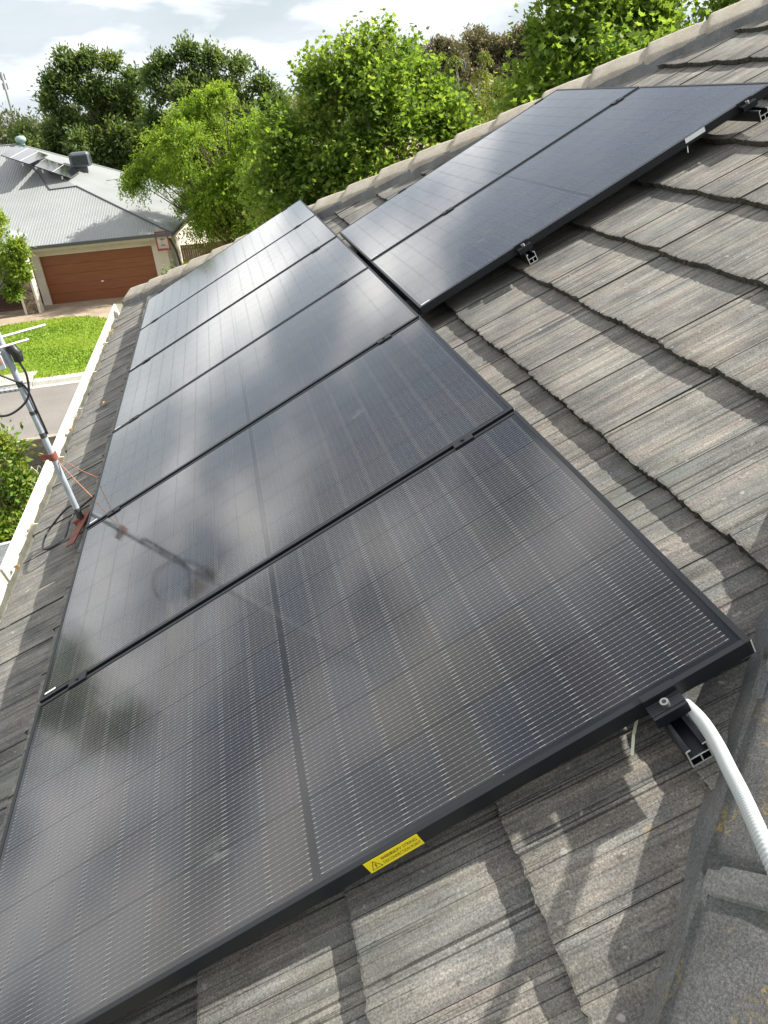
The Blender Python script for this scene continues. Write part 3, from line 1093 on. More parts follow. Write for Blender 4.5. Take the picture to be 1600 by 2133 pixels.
cab = spline([jb + Vector((-.16, -.05, -.01)), jb + Vector((-.08, -.06, -.035)), jb + Vector((.0, -.05, -.09)), B + D * .70 + Vector((.02, -.01, 0)), B + D * .58 + Vector((.022, -.004, 0)), B + D * .46 + Vector((.021, 0, 0))], 40)
mb.tube(cab, 0.0050, 8)
mb.build('cable', M_BLACK, mast)
lo = RP(2.72, -0.30, HT + .02)
cab = spline([B + D * .04 + Vector((.015, 0, 0)), B + D * .02 + Vector((-.05, .05, .02)), lo + Vector((-.06, .02, .0)), lo + Vector((-.05, -.16, .0)), lo + Vector((.05, -.14, .03)), lo + Vector((.07, .05, .05)), RP(2.85, -0.08, HT + .04), RP(2.95, 0.08, -.07)], 60)
mb = MB(); mb.tube(cab, 0.0052, 8); mb.build('cable', M_BLACK, mast)
for (s_, yo, x0, x1) in ((0.93, 0.03, -0.9, 0.21), (0.905, -0.055, -0.9, 0.135)):
    c_ = B + D * s_ + Vector((0, yo, 0))
    d_ = Vector((1, 0.75, 0.0)).normalized()
    mb = MB(); mb.tube([c_ + d_ * x0, c_ + d_ * x1], 0.0058, 8)
    mb.build('antenna_rod', M_ALU, mast)
mb = MB(); mb.box((-.010, -.5, -.010), (.010, .5, .010), 0, Matrix.Translation(B + D * .92 + Vector((-.55, 0, 0))))
mb.build('boom', M_ALU, mast)

# ------------------------------------------------------------------ house across the street
NB = Matrix(((0.99282, 0.11962, 0, -7.41), (-0.11962, 0.99282, 0, 36.75), (0, 0, 1, 0), (0, 0, 0, 1)))
M_ZINC = simple('pale_steel_roof', (0.25, 0.26, 0.253), 0.42, 0.15, 0.05, 0.6)
M_TRIM = simple('dark_grey_trim', (0.07, 0.075, 0.08), 0.5, 0, .05)
M_CREAM = simple('cream_render', (0.55, 0.50, 0.41), 0.85, 0, .06, 2)
M_DOOR = None


def door_mat():
    m_, t, b = mat('cedar_print_door')
    geo = N(t, 'ShaderNodeNewGeometry')
    f = noise(t, vmul(t, geo.outputs['Position'], (1.2, 1.2, 30)), 1.0, 4)
    L(t, ramp(t, f, [(0.3, (0.17, 0.052, 0.017)), (0.7, (0.235, 0.078, 0.028))]), b.inputs['Base Color'])
    b.inputs['Roughness'].default_value = 0.45
    return m_


M_DOOR = door_mat()
nh = empty('neighbour_house', NB)
tag(nh, 'single storey house with pale steel roof and brown garage door across the street', 'house')
mb = MB()
mb.box((-0.35, 0.0, 0), (0.0, 0.25, 2.45)); mb.box((5.0, 0.0, 0), (5.65, 0.25, 2.45)); mb.box((0.0, 0.0, 2.12), (5.0, 0.25, 2.45))
mb.box((5.40, 0.25, 0), (5.65, 13, 2.6)); mb.box((-9, 3.5, 0), (-0.2, 3.7, 2.6)); mb.box((-0.35, 0.25, 0), (-0.15, 3.5, 2.6)); mb.box((-9, 13, 0), (5.65, 13.2, 2.6))
mb.build('wall', M_CREAM, nh)
door = empty('garage_door', None, nh)
for i in range(5):
    mb = MB()
    z0_ = 0.01 + i * 0.42
    mb.box((0.004, 0.10, z0_), (4.996, 0.14, z0_ + 0.412))
    mb.build('door_panel', M_DOOR, door)
mb = MB(); mb.box((2.42, 0.06, 0.78), (2.54, 0.10, 0.83)); mb.build('handle', M_ALU, door)
tp = math.tan(R(23.5)); ze = 2.65
ztop = lambda a, y: ze + (y + 0.5) * tp
# corrugated front plane, one rib after another
def ytop(a):
    if a > 1.37: return -0.5 + (6.05 - a) * (4.3 / 4.68)
    if a > 0.12: return 3.8 - (1.37 - a) * .064
    if a > -2.22: return 3.72 + (0.12 - a) * (8.14 - 3.72) / 2.34
    return 8.14
mb = MB()
pitch = 0.125
a = -9.0
while a < 6.04:
    w_ = min(pitch, 6.05 - a)
    for (x0_, x1_, h0, h1) in ((0, .30, 0, 0), (.30, .42, 0, .012), (.42, .58, .012, .012), (.58, .70, .012, 0), (.70, 1.0, 0, 0)):
        xa_, xb_ = a + x0_ * w_, a + x1_ * w_
        mb.face([(xa_, -0.52, ztop(xa_, -.52) + h0), (xb_, -0.52, ztop(xb_, -.52) + h1), (xb_, ytop(xb_), ztop(xb_, ytop(xb_)) + h1), (xa_, ytop(xa_), ztop(xa_, ytop(xa_)) + h0)])
    a += pitch
mb.build('ribbed_roof', M_ZINC, nh)
cor, hipA, jog, apex, back = Vector((6.05, -.5, ze)), Vector((1.37, 3.8, 4.52)), Vector((.12, 3.72, 4.485)), Vector((-2.22, 8.14, 6.407)), Vector((6.05, 13.5, ze))
bl, al_ = Vector((-9, 13.5, ze)), Vector((-9, 8.14, 6.407))
mb = MB()
mb.face([cor, back, hipA]); mb.face([hipA, back, apex]); mb.face([hipA, apex, jog]); mb.face([apex, back, bl, al_])
mb.build('plain_roof', M_ZINC, nh)
for pts_ in ((cor, hipA), (hipA, jog), (jog, apex), (apex, back), (apex, al_)):
    mb = MB(); mb.tube([p + Vector((0, 0, .02)) for p in pts_], 0.038, 6, sm=False)
    mb.build('ridge_flashing', M_ZINC if pts_[1] in (back, al_) else M_TRIM, nh)
mb = MB(); mb.box((-0.2, -0.66, ze - 0.11), (6.12, -0.52, ze + 0.02)); mb.box((6.06, -0.52, ze - 0.11), (6.18, 13.5, ze + 0.01))
mb.build('gutter', M_TRIM, nh)
mb = MB(); mb.box((-0.2, -0.518, ze - 0.22), (6.05, -0.49, ze - 0.02)); mb.box((-0.2, -0.49, ze - 0.215), (6.05, 0.0, ze - 0.2)); mb.box((5.66, 0, ze - .215), (6.05, 13, ze - .2))
mb.build('fascia', M_CREAM, nh)
# stone pillar beside the porch
mb = MB(); mb.box((-0.72, -1.55, 0), (-0.62, -1.05, 2.5)); mb.box((-0.13, -1.52, 0), (-0.04, -1.05, 2.5)); mb.box((-0.62, -1.45, 0), (-0.13, -1.05, 2.5))
mb.build('porch_pillar', M_CREAM, nh)
M_STONE = simple('stacked_stone', (0.20, 0.155, 0.105), 0.9, 0, .55, 9, .004, 60)
mb = MB(); rs = random.Random(4)
z_ = 0.0
while z_ < 2.45:
    hgt = rs.uniform(.035, .075); x_ = -0.615
    while x_ < -0.135:
        wd = min(rs.uniform(.07, .2), -0.135 - x_)
        dp = rs.uniform(.0, .035)
        mb.box((x_, -1.50 - dp, z_ + .004), (x_ + wd - .006, -1.45, min(z_ + hgt, 2.46) - .002))
        x_ += wd
    z_ += hgt
o = mb.build('stone', M_STONE, nh); o['kind'] = 'stuff'
mb = MB(); mb.box((-6, -0.4, 0.02), (-0.72, 3.5, 0.12)); mb.build('porch_floor', simple('red_timber', (0.075, 0.03, 0.02), .5), nh)
mb = MB()                                     # little porch roof
for pts_ in ([(-3.4, -1.9, 2.62), (-0.55, -1.9, 2.62), (-0.95, 0.2, 3.35), (-3.0, 0.2, 3.35)], [(-0.55, -1.9, 2.62), (-0.3, 0.45, 3.05), (-0.95, 0.2, 3.36)]):
    mb.face(pts_)
mb.box((-3.4, -1.95, 2.5), (-0.55, -1.9, 2.64))
mb.build('porch_roof', M_ZINC, nh)

# on that roof: panels, cooler, vent, aerial
def on_roof(a, y):                            # height of the plain side plane
    n_ = (back - hipA).cross(apex - hipA)
    return hipA.z - (n_.x * (a - hipA.x) + n_.y * (y - hipA.y)) / n_.z
def roof_panel(cs_, label, cells):
    P = [Vector((a_, y_, on_roof(a_, y_))) for a_, y_ in cs_]
    nrm = (P[1] - P[0]).cross(P[3] - P[0]).normalized()
    if nrm.z < 0: nrm = -nrm
    t = empty('roof_solar_panel', NB)
    tag(t, label, 'solar panel')
    top = [p + nrm * .16 for p in P]; bot = [p + nrm * .12 for p in P]
    mb = MB()
    mb.face(top); mb.face(bot[::-1])
    for i in range(4): mb.face([bot[i], bot[(i + 1) % 4], top[(i + 1) % 4], top[i]])
    mb.build('panel_sheet', M_BACK, t)
    mb = MB()
    for i in range(1, cells):
        f = i / cells
        q0, q1 = top[0].lerp(top[1], f) + nrm * .002, top[3].lerp(top[2], f) + nrm * .002
        w_ = (top[1] - top[0]).normalized() * .012
        mb.face([q0 - w_, q0 + w_, q1 + w_, q1 - w_])
    mb.build('frame_strip', M_ALU, t)
    mb = MB()
    for i in (0, 1):
        for f in (.25, .8):
            q0 = P[0].lerp(P[1], f); mb.box((q0.x - .03, q0.y - .03, q0.z - .02), (q0.x + .03, q0.y + .03, q0.z + .12))
    mb.build('mounting_foot', M_ALU, t)
roof_panel([(-1.75, 3.83), (-.68, 4.12), (-.75, 7.5), (-2.02, 7.45)], 'tilted pale solar array on the roof opposite, on the left beside the vent', 3)
roof_panel([(-.47, 4.16), (.95, 4.34), (.86, 6.84), (-.59, 6.52)], 'dark solar array on the roof opposite, in front of the cooler box', 2)
mb = MB()
cz = on_roof(.45, 7.9)
cl = empty('roof_cooler', NB @ Matrix.Translation((.80, 7.7, on_roof(.80, 7.7) - .05)) @ Matrix.Rotation(R(10), 4, 'Z') @ Matrix.Scale(.86, 4))
tag(cl, 'grey evaporative cooler box on a dark stem on the roof opposite', 'cooler')
M_COOL = simple('cooler_plastic', (0.07, 0.088, 0.092), 0.5, 0, .05)
mb = MB(); mb.box((-.28, -.3, -.25), (.28, .3, .32)); mb.build('dropper', M_TRIM, cl)
mb = MB()
V = []
for (z_, s_) in ((.30, .50), (.36, .58), (.95, .56), (1.05, .50), (1.09, .40)):
    for (x_, y_) in ((-1, -.8), (-.8, -1), (.8, -1), (1, -.8), (1, .8), (.8, 1), (-.8, 1), (-1, .8)): V.append((x_ * s_, y_ * s_, z_))
mb.add(V, [(r_ * 8 + i, r_ * 8 + (i + 1) % 8, (r_ + 1) * 8 + (i + 1) % 8, (r_ + 1) * 8 + i) for r_ in range(4) for i in range(8)] + [tuple(range(32, 40)), tuple(range(7, -1, -1))])
mb.build('casing', M_COOL, cl)
for rot in range(4):
    Mz = Matrix.Rotation(rot * math.pi / 2, 4, 'Z')
    mb = MB(); mb.box((-.44, -.585, .40), (.44, -.575, .88), 0, Mz)
    lv = mb.build('pad_frame', M_BLACK, cl)
    for i in range(7):
        mb = MB(); mb.box((-.43, -.60, .42 + i * .066), (.43, -.583, .44 + i * .066), 0, Mz); mb.build('louvre', M_COOL, lv)
mb = MB()
vx = Vector((-2.05, 8.25, 6.36))
V = []
for (z_, r_) in ((0, .16), (.12, .16), (.16, .26), (.30, .27), (.40, .20), (.44, .02)):
    for j in range(12): V.append((vx.x + r_ * math.cos(j * math.pi / 6), vx.y + r_ * math.sin(j * math.pi / 6), vx.z + z_))
mb.add(V, [(r_ * 12 + i, r_ * 12 + (i + 1) % 12, (r_ + 1) * 12 + (i + 1) % 12, (r_ + 1) * 12 + i) for r_ in range(5) for i in range(12)], 0, True)
o = mb.build('roof_vent', simple('green_vent', (.24, .33, .30), .5), None, NB)
tag(o, 'round green grey vent at the peak of the roof opposite', 'vent')
ar = empty('roof_aerial', NB @ Matrix.Translation((2.95, 6.76, 3.88)))
tag(ar, 'small thin television aerial standing on the lower roof opposite', 'aerial')
mb = MB(); mb.tube([(0, 0, 0), (0, 0, .7)], .014, 6); mb.build('pole', M_TRIM, ar)
mb = MB(); mb.tube([(-.9, 0, .55), (.25, 0, .62)], .010, 6); mb.build('boom', M_TRIM, ar)
for x_ in (-.8, -.5, -.2, .1):
    mb = MB(); mb.tube([(x_, -.25, .58), (x_, .25, .58)], .006, 5); mb.build('element', M_TRIM, ar)

# basketball stand by the garage
bs = empty('basketball_stand', NB @ Matrix.Translation((6.0, -0.45, 0)))
tag(bs, 'basketball stand with a red framed backboard at the garage corner', 'basketball hoop')
M_BRED = simple('red_board_paint', (0.28, 0.035, 0.03), 0.5)
mb = MB(); mb.tube([(.25, .35, 0), (.10, .1, 1.9), (-.12, .0, 2.6)], .045, 8); mb.build('pole', M_BLACK, bs)
mb = MB(); mb.tube([(.32, .5, .1), (.05, .1, 2.0)], .022, 6); mb.build('brace', M_BLACK, bs)
mb = MB(); mb.box((-.60, -.10, 1.98), (-.12, -.08, 2.72)); bb = mb.build('backboard', simple('clear_board', (0.42, 0.38, 0.33), .3), bs)
mb = MB()
for lo_, hi_ in (((-.62, -.12, 1.95), (-.10, -.07, 2.0)), ((-.62, -.12, 2.70), (-.10, -.07, 2.75)), ((-.64, -.12, 1.95), (-.59, -.07, 2.75)), ((-.13, -.12, 1.95), (-.08, -.07, 2.75)), ((-.45, -.125, 2.15), (-.27, -.10, 2.18)), ((-.45, -.125, 2.40), (-.27, -.10, 2.43))): mb.box(lo_, hi_)
mb.build('board_frame', M_BRED, bb)
mb = MB(); mb.tube([(-.36 + .22 * math.cos(t_ * math.pi / 8), -.34 + .22 * math.sin(t_ * math.pi / 8), 2.02) for t_ in range(17)], .012, 6, cap=False); mb.build('rim', M_BRED, bs)
mb = MB(); mb.box((.05, .1, 0), (.7, .8, .16)); mb.build('base', M_BLACK, bs)

bn = empty('wheelie_bin', NB @ Matrix.Translation((6.35, 1.1, 0)))
tag(bn, 'green wheelie bin with a yellow lid beside the garage wall', 'bin')
M_BING = simple('bin_green', (0.02, 0.07, 0.035), .5)
mb = MB(); mb.add([(-.22, -.25, .05), (.22, -.25, .05), (.22, .25, .05), (-.22, .25, .05), (-.28, -.34, 1.0), (.28, -.34, 1.0), (.28, .34, 1.0), (-.28, .34, 1.0)], [(0, 3, 2, 1), (0, 1, 5, 4), (1, 2, 6, 5), (2, 3, 7, 6), (3, 0, 4, 7), (4, 5, 6, 7)]); mb.build('body', M_BING, bn)
mb = MB(); mb.add([(-.30, -.37, 1.005), (.30, -.37, 1.005), (.30, .36, 1.005), (-.30, .36, 1.005), (-.28, -.33, 1.06), (.28, -.33, 1.06), (.26, .34, 1.11), (-.26, .34, 1.11)], [(0, 3, 2, 1), (0, 1, 5, 4), (1, 2, 6, 5), (2, 3, 7, 6), (3, 0, 4, 7), (4, 5, 6, 7)]); mb.build('lid', M_YEL, bn)
for s_ in (-.25, .25):
    mb = MB(); mb.tube([(s_ - .02, .27, .1), (s_ + .02, .27, .1)], .1, 12); mb.build('wheel', M_BLACK, bn)

# ------------------------------------------------------------------ fences
M_PALE = simple('grey_paling', (0.16, 0.135, 0.115), .9, 0, .3, 5, .003, 30)
M_FCAP = simple('weathered_capping', (0.30, 0.25, 0.20), .85, 0, .15, 4)
M_PINE = simple('pine_paling', (0.36, 0.25, 0.14), .85, 0, .2, 3)


def fence(p0, p1, h, m_, name, label, capm, n_max=200):
    p0, p1 = Vector((p0[0], p0[1], 0)), Vector((p1[0], p1[1], 0))
    d = (p1 - p0); ln = d.length; d.normalize()
    t = empty(name, Matrix.Translation(p0) @ Matrix.Rotation(math.atan2(d.y, d.x), 4, 'Z'))
    tag(t, label, 'fence')
    rf = random.Random(int(ln * 10))
    mesh = []
    for i in range(3):
        mb = MB(); mb.box((0, -.008, 0.02), (.098, .008, h - .03)); mesh.append(mb.mesh('paling', m_))
    x = 0
    while x < ln:
        link('paling', mesh[rf.randrange(3)], t, Matrix.Translation((x, rf.uniform(-.006, .006) - .02, rf.uniform(-.01, .01))))
        x += .104
    for z_ in (.3, h * .55, h - .28):
        mb = MB(); mb.box((0, .004, z_), (ln, .045, z_ + .075)); mb.build('rail', m_, t)
    if capm:
        mb = MB(); mb.box((-.02, -.07, h - .02), (ln, .07, h + .02)); mb.build('capping', capm, t)
        mb = MB(); mb.box((-.02, -.045, h - .17), (ln, -.030, h - .022)); mb.build('top_board', capm, t)
    return t


fence((-9.5, 14.45), (2.5, 14.95), 1.8, M_PALE, 'paling_fence', 'weathered grey paling fence with a plank capping between our yard and the street', M_FCAP)
fence((-1.3, 37.9), (6.5, 37.0), 1.75, M_PINE, 'pine_fence', 'new pine paling fence beside the garage of the house opposite', None)

# hoop and net in our yard
hp = empty('yard_hoop', Matrix.Translation((-2.73, 11.0, 0.02)))
tag(hp, 'old basketball hoop with a frayed white net in front of the paling fence', 'basketball hoop')
mb = MB(); mb.tube([(0.42, .35, 0), (.42, .35, 2.75)], .05, 10); mb.build('pole', M_PALE, hp)
mb = MB(); mb.tube([(.225 * math.cos(t_ * math.pi / 10), .225 * math.sin(t_ * math.pi / 10), 2.62) for t_ in range(21)], .009, 6, cap=False); mb.tube([(.2, .12, 2.62), (.42, .35, 2.6)], .012, 6); mb.build('rim', M_BLACK, hp)
mb = MB()
nn_ = 12
ring = [(2.61, .22), (2.52, .185), (2.43, .16), (2.34, .145), (2.24, .15)]
for k_ in range(len(ring) - 1):
    (za, ra_), (zb, rb_) = ring[k_], ring[k_ + 1]
    for j in range(nn_):
        t0_ = 2 * math.pi * (j + .5 * (k_ % 2)) / nn_
        for sg in (-1, 1):
            t1_ = t0_ + sg * math.pi / nn_
            mb.tube([(ra_ * math.cos(t0_), ra_ * math.sin(t0_), za), (rb_ * math.cos(t1_), rb_ * math.sin(t1_), zb)], .006, 4, cap=False, sm=False)
o = mb.build('net', simple('white_cord', (.68, .62, .48), .9), hp)

# shed roof at the lower left
sh = empty('garden_shed', Matrix.Translation((-4.6, 7.2, 0)))
tag(sh, 'garden shed with a grey corrugated iron roof below the gutter', 'shed')
mb = MB()
nx_ = 160
for i in range(nx_):
    ya_, yb_ = 1.9 * i / nx_, 1.9 * (i + 1) / nx_
    za, zb = .02 * math.sin(ya_ * 2 * math.pi / .08), .02 * math.sin(yb_ * 2 * math.pi / .08)
    mb.face([(0, ya_, 2.25 + za), (2.35, ya_, 2.42 + za), (2.35, yb_, 2.42 + zb), (0, yb_, 2.25 + zb)], 0, True)
mb.build('corrugated_roof', simple('grey_iron', (.24, .25, .25), .5, .3), sh)
mb = MB(); mb.tube([(0, 1.92, 2.27), (2.36, 1.92, 2.44)], .022, 6); mb.build('edge_trim', M_WHITE, sh)
mb = MB(); mb.box((.08, .05, 0), (2.28, 1.86, 2.2)); mb.build('wall', M_TRIM, sh)

# ------------------------------------------------------------------ trees
M_BARK = simple('brown_bark', (0.10, 0.075, 0.055), .95, 0, .3, 8, .01, 20)
M_BIRCH = simple('pale_bark', (0.52, 0.49, 0.44), .8, 0, .25, 9)
LM = {
    'plane': leaf_material('plane_leaf', [(0.0, (0.060, 0.125, 0.022)), (0.5, (0.150, 0.255, 0.045)), (0.88, (0.240, 0.335, 0.080)), (1.0, (0.42, 0.46, 0.20))], .68),
    'robinia': leaf_material('robinia_leaf', [(0.0, (0.075, 0.140, 0.016)), (0.5, (0.175, 0.300, 0.035)), (1.0, (0.320, 0.430, 0.065))], .6),
    'dark': leaf_material('dark_leaf', [(0.0, (0.034, 0.070, 0.024)), (0.5, (0.095, 0.155, 0.048)), (1.0, (0.200, 0.260, 0.090))], .52),
    'grey': leaf_material('grey_leaf', [(0.0, (0.060, 0.085, 0.045)), (0.5, (0.105, 0.130, 0.060)), (1.0, (0.17, 0.18, 0.09))], .25),
    'euc': leaf_material('gum_leaf', [(0.0, (0.054, 0.062, 0.034)), (0.5, (0.132, 0.134, 0.074)), (1.0, (0.252, 0.210, 0.126))], .25),
    'birch': leaf_material('birch_leaf', [(0.0, (0.072, 0.108, 0.018)), (0.5, (0.144, 0.186, 0.030)), (1.0, (0.240, 0.264, 0.054))], .38),
    'maple': leaf_material('maple_leaf', [(0.0, (0.090, 0.165, 0.022)), (0.5, (0.200, 0.300, 0.040)), (1.0, (0.340, 0.420, 0.090))], .48),
    'photinia': leaf_material('photinia_leaf', [(0.0, (0.044, 0.098, 0.014)), (0.6, (0.121, 0.207, 0.023)), (0.85, (0.241, 0.270, 0.034)), (1.0, (0.368, 0.230, 0.046))], .3),
}


def leaf_shape(kind):
    """outline as triangles in the leaf plane: x across, y along from stalk, unit length"""
    if kind == 'star':
        P = [(0, 0.02), (.16, .12), (.50, .05), (.34, .32), (.56, .56), (.25, .55), (0.0, 1.0), (-.25, .55), (-.56, .56), (-.34, .32), (-.50, .05), (-.16, .12)]
        c = (0, .38)
        V = [c] + P
        F = [(0, 1 + i, 1 + (i + 1) % len(P)) for i in range(len(P))]
        z = [-.04] + [0, 0, .06, 0, .05, 0, -.08, 0, .05, 0, .06, 0]
    elif kind == 'oval':
        V = [(0, 0), (.22, .45), (0, 1), (-.22, .45)]
        F = [(0, 1, 3), (1, 2, 3)]; z = [0, .05, -.03, .05]
    else:                                         # narrow
        V = [(0, 0), (.13, .5), (0, 1), (-.13, .5)]
        F = [(0, 1, 3), (1, 2, 3)]; z = [0, .03, 0, .03]
    return np.array([(x, y, zz_) for (x, y), zz_ in zip(V, z)]), np.array(F)


def crown_mesh(name, lobes, nt_, nl, size, shape, m_, parent, seed, upb=0.25, droop=0.0, tipbias=0.35, spread=.12, pin=False, centre=None, flat=.5, lmax=1.25):
    g = np.random.default_rng(seed)
    P, A, T = [], [], []
    lobes = np.array(lobes)
    cc = lobes[:, :3].mean(0) if centre is None else np.array(centre)
    for (x, y, z, r) in lobes:
        d = g.normal(size=(nt_, 3)); d /= np.linalg.norm(d, axis=1)[:, None]
        o_ = np.array((x, y, z)) - cc; on = np.linalg.norm(o_) + 1e-6
        d += o_ / on * 0.45; d[:, 2] += upb
        d /= np.linalg.norm(d, axis=1)[:, None]
        ln = r * g.uniform(.60, lmax, nt_)
        tl = g.random(nt_); lt = g.normal() * .10
        for i in range(nl):
            f = tipbias + (1 - tipbias) * (i + g.random(nt_)) / nl
            p = np.array((x, y, z)) + d * (ln * f)[:, None] + g.normal(size=(nt_, 3)) * spread * (r if not pin else r * .35)
            if droop: p[:, 2] -= droop * (f ** 2) * ln
            a = d * (0.9 if not pin else .5) + g.normal(size=(nt_, 3)) * (.75 if not pin else .55)
            if droop: a[:, 2] -= droop * 1.6
            P.append(p); A.append(a)
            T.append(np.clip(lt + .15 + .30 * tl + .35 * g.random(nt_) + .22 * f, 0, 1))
    P = np.concatenate(P); A = np.concatenate(A); T = np.concatenate(T)
    n_ = len(P)
    A /= np.linalg.norm(A, axis=1)[:, None]
    up = np.tile((0, 0, 1.0), (n_, 1)) * (1 - flat) * 1.6 + g.normal(size=(n_, 3)) * flat
    X = np.cross(A, up); X /= np.linalg.norm(X, axis=1)[:, None] + 1e-9
    Z = np.cross(X, A)
    LV, LF = leaf_shape(shape)
    sz = size * g.uniform(.6, 1.25, n_)
    V = (P[:, None, :] + (X[:, None, :] * LV[None, :, 0:1] + A[:, None, :] * LV[None, :, 1:2] + Z[:, None, :] * LV[None, :, 2:3]) * sz[:, None, None]).reshape(-1, 3)
    k_ = len(LV)
    F = (LF[None] + (np.arange(n_) * k_)[:, None, None]).reshape(-1, 3)
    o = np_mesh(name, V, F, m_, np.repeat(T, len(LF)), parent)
    o['kind'] = 'stuff'
    return o


def wood(base, lobes, r0, fork, m_, parent, seed, lean=(0, 0), every=1):
    rr = random.Random(seed)
    base = Vector(base)
    cx_ = sum(l[0] for l in lobes) / len(lobes); cy_ = sum(l[1] for l in lobes) / len(lobes)
    top = Vector((base.x + (cx_ - base.x) * .5 + lean[0], base.y + (cy_ - base.y) * .5 + lean[1], fork))
    mb = MB()
    mid = base.lerp(top, .5) + Vector((rr.uniform(-.1, .1), rr.uniform(-.1, .1), 0))
    hi = max(l[2] for l in lobes)
    lead = Vector((cx_, cy_, fork + (hi - fork) * .75))
    tr = spline([base, mid, top, top.lerp(lead, .5) + Vector((rr.uniform(-.15, .15), rr.uniform(-.15, .15), 0)), lead], 16)
    mb.tube(tr, [r0 * (1.25 if i == 0 else 1 - .9 * i / 16) for i in range(17)], 9)
    mb.build('trunk', m_, parent)
    for i, l in enumerate(lobes):
        if i % every: continue
        mb = MB()
        q = Vector(l[:3])
        k_ = rr.uniform(.45, .95)
        s = tr[min(15, max(5, int(16 * k_ * .8)))]
        if s.z > q.z - .1: s = tr[6]
        m1 = s.lerp(q, .5) + Vector((rr.uniform(-.2, .2), rr.uniform(-.2, .2), rr.uniform(.0, .25)))
        bp = spline([s, m1, q], 8)
        mb.tube(bp, [r0 * .36 * (1 - .85 * j / 8) for j in range(9)], 6)
        for _ in range(2):
            e_ = q + Vector((rr.gauss(0, 1), rr.gauss(0, 1), rr.uniform(0, 1))).normalized() * l[3] * .8
            mb.tube([bp[5], bp[5].lerp(e_, .6) + Vector((0, 0, .08)), e_], [r0 * .13, r0 * .09, r0 * .03], 5)
        mb.build('limb', m_, parent)


def lobes_in(c, rx, ry, rz, n_, r, seed, power=.5):
    rr = np.random.default_rng(seed)
    out = []
    for i in range(n_):
        d = rr.normal(size=3); d /= np.linalg.norm(d)
        f = rr.random() ** power
        out.append((c[0] + d[0] * rx * f, c[1] + d[1] * ry * f, c[2] + d[2] * rz * f, r * rr.uniform(.7, 1.25)))
    return out


def tree(name, label, x, y, lobes, leafkey, nt_, nl, size, shape, r0, fork, seed, bark=None, group=None, cat='tree', lean=(0, 0), every=1, **kw):
    t = empty(name, Matrix.Translation((x, y, 0)))
    tag(t, label, cat, group)
    lb = [(a_ - x, b_ - y, c_, r_) for a_, b_, c_, r_ in lobes]
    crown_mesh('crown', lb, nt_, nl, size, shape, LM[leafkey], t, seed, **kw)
    wood((0, 0, 0), lb, r0, fork, bark or M_BARK, t, seed, lean, every)
    return t


# big plane tree beyond the hip, in the middle of the view
lb = lobes_in((4.5, 18.8, 5.6), 2.3, 1.8, 2.0, 26, .85, 21) + [(7.2, 18.9, 4.9, .75), (7.5, 19, 5.0, .55), (7.0, 18.9, 5.7, .65), (6.4, 18.9, 6.4, .65), (7.4, 18.8, 4.2, .7)]
lb += [(5.0, 18.8, 7.85, .7), (4.3, 18.6, 7.7, .7), (3.6, 18.6, 7.5, .65), (5.6, 18.9, 7.5, .7), (3.55, 18.7, 6.9, .7), (2.6, 18.3, 6.5, .7), (2.2, 18.4, 5.6, .7), (6.0, 18.8, 6.5, .8), (6.5, 18.9, 5.4, .8), (5.9, 18.6, 6.7, .75), (3.2, 18.2, 4.6, .9), (5.2, 18, 4.6, .9)]
tree('plane_tree', 'bright green plane tree standing free in the middle behind the roof hip', 4.2, 18.9, lb, 'plane', 100, 19, .108, 'star', .20, 2.6, 31, tipbias=.3, upb=.45, lmax=1.6, spread=.10, every=2)
# two plane trees behind the upper end of the hip
lb = lobes_in((7.9, 14.2, 6.4), 1.5, 1.3, 1.9, 17, .8, 22) + [(7.5, 14.2, 8.5, .6), (7.3, 14.2, 7.8, .65), (8.2, 14.3, 8.2, .7), (8.9, 14.2, 8.1, .7), (7.0, 14.1, 6.8, .65), (6.8, 14.0, 6.2, .6)]
tree('plane_tree', 'leafy plane tree with large leaves close behind the upper solar pair', 7.9, 14.4, lb, 'plane', 85, 16, .115, 'star', .18, 2.6, 32, tipbias=.3, upb=.45, lmax=1.6, spread=.10, every=2)
lb = lobes_in((10.6, 15.6, 7.0), 2.4, 1.6, 2.4, 24, .9, 23) + [(9.4, 15.2, 8.6, .9), (10.4, 15.2, 9.2, .9), (11.4, 15.2, 9.3, .9), (12.4, 15.4, 8.8, .9)]
tree('plane_tree', 'dark centred plane tree rising over the highest hip caps at the right', 10.6, 15.8, lb, 'plane', 78, 15, .12, 'star', .2, 2.6, 33, tipbias=.3, upb=.45, lmax=1.5, spread=.10, every=2)
# feathery yellow green tree beside the garage
lb = lobes_in((.8, 28.2, 5.4), 2.3, 1.9, 1.9, 26, .85, 24) + [(.3, 28, 7.35, .75), (.9, 28, 7.6, .6), (-.4, 28, 7.0, .8), (-1.2, 27.9, 6.4, .85), (-1.9, 27.8, 5.7, .85), (-2.3, 27.8, 5.4, .6), (1.9, 28, 6.6, .8), (2.7, 28, 5.8, .8), (2.9, 28, 4.8, .8), (1.1, 27.6, 3.6, .9), (1.7, 27.6, 3.2, .9), (1.5, 27.5, 2.4, .8), (2.6, 27.8, 3.6, .8), (3.2, 27.9, 3.2, .8), (-.2, 27.7, 4.4, .7), (.2, 27.6, 4.8, .9), (1.3, 27.5, 5.2, .9), (-.6, 27.6, 5.6, .9)]
lb = [(CAM.x + (a_ - CAM.x) * 1.3 + .75, CAM.y + (b_ - CAM.y) * 1.3, 7.5 + (c_ - 7.5) * 1.3, r_ * 1.3) for a_, b_, c_, r_ in lb]
tree('robinia_tree', 'feathery yellow green tree leaning over the steel roof beside the garage', 2.0, 37.2, lb, 'robinia', 120, 24, .125, 'oval', .19, 1.0, 34, tipbias=.2, upb=.15, droop=.28, pin=True, spread=.13, every=1)
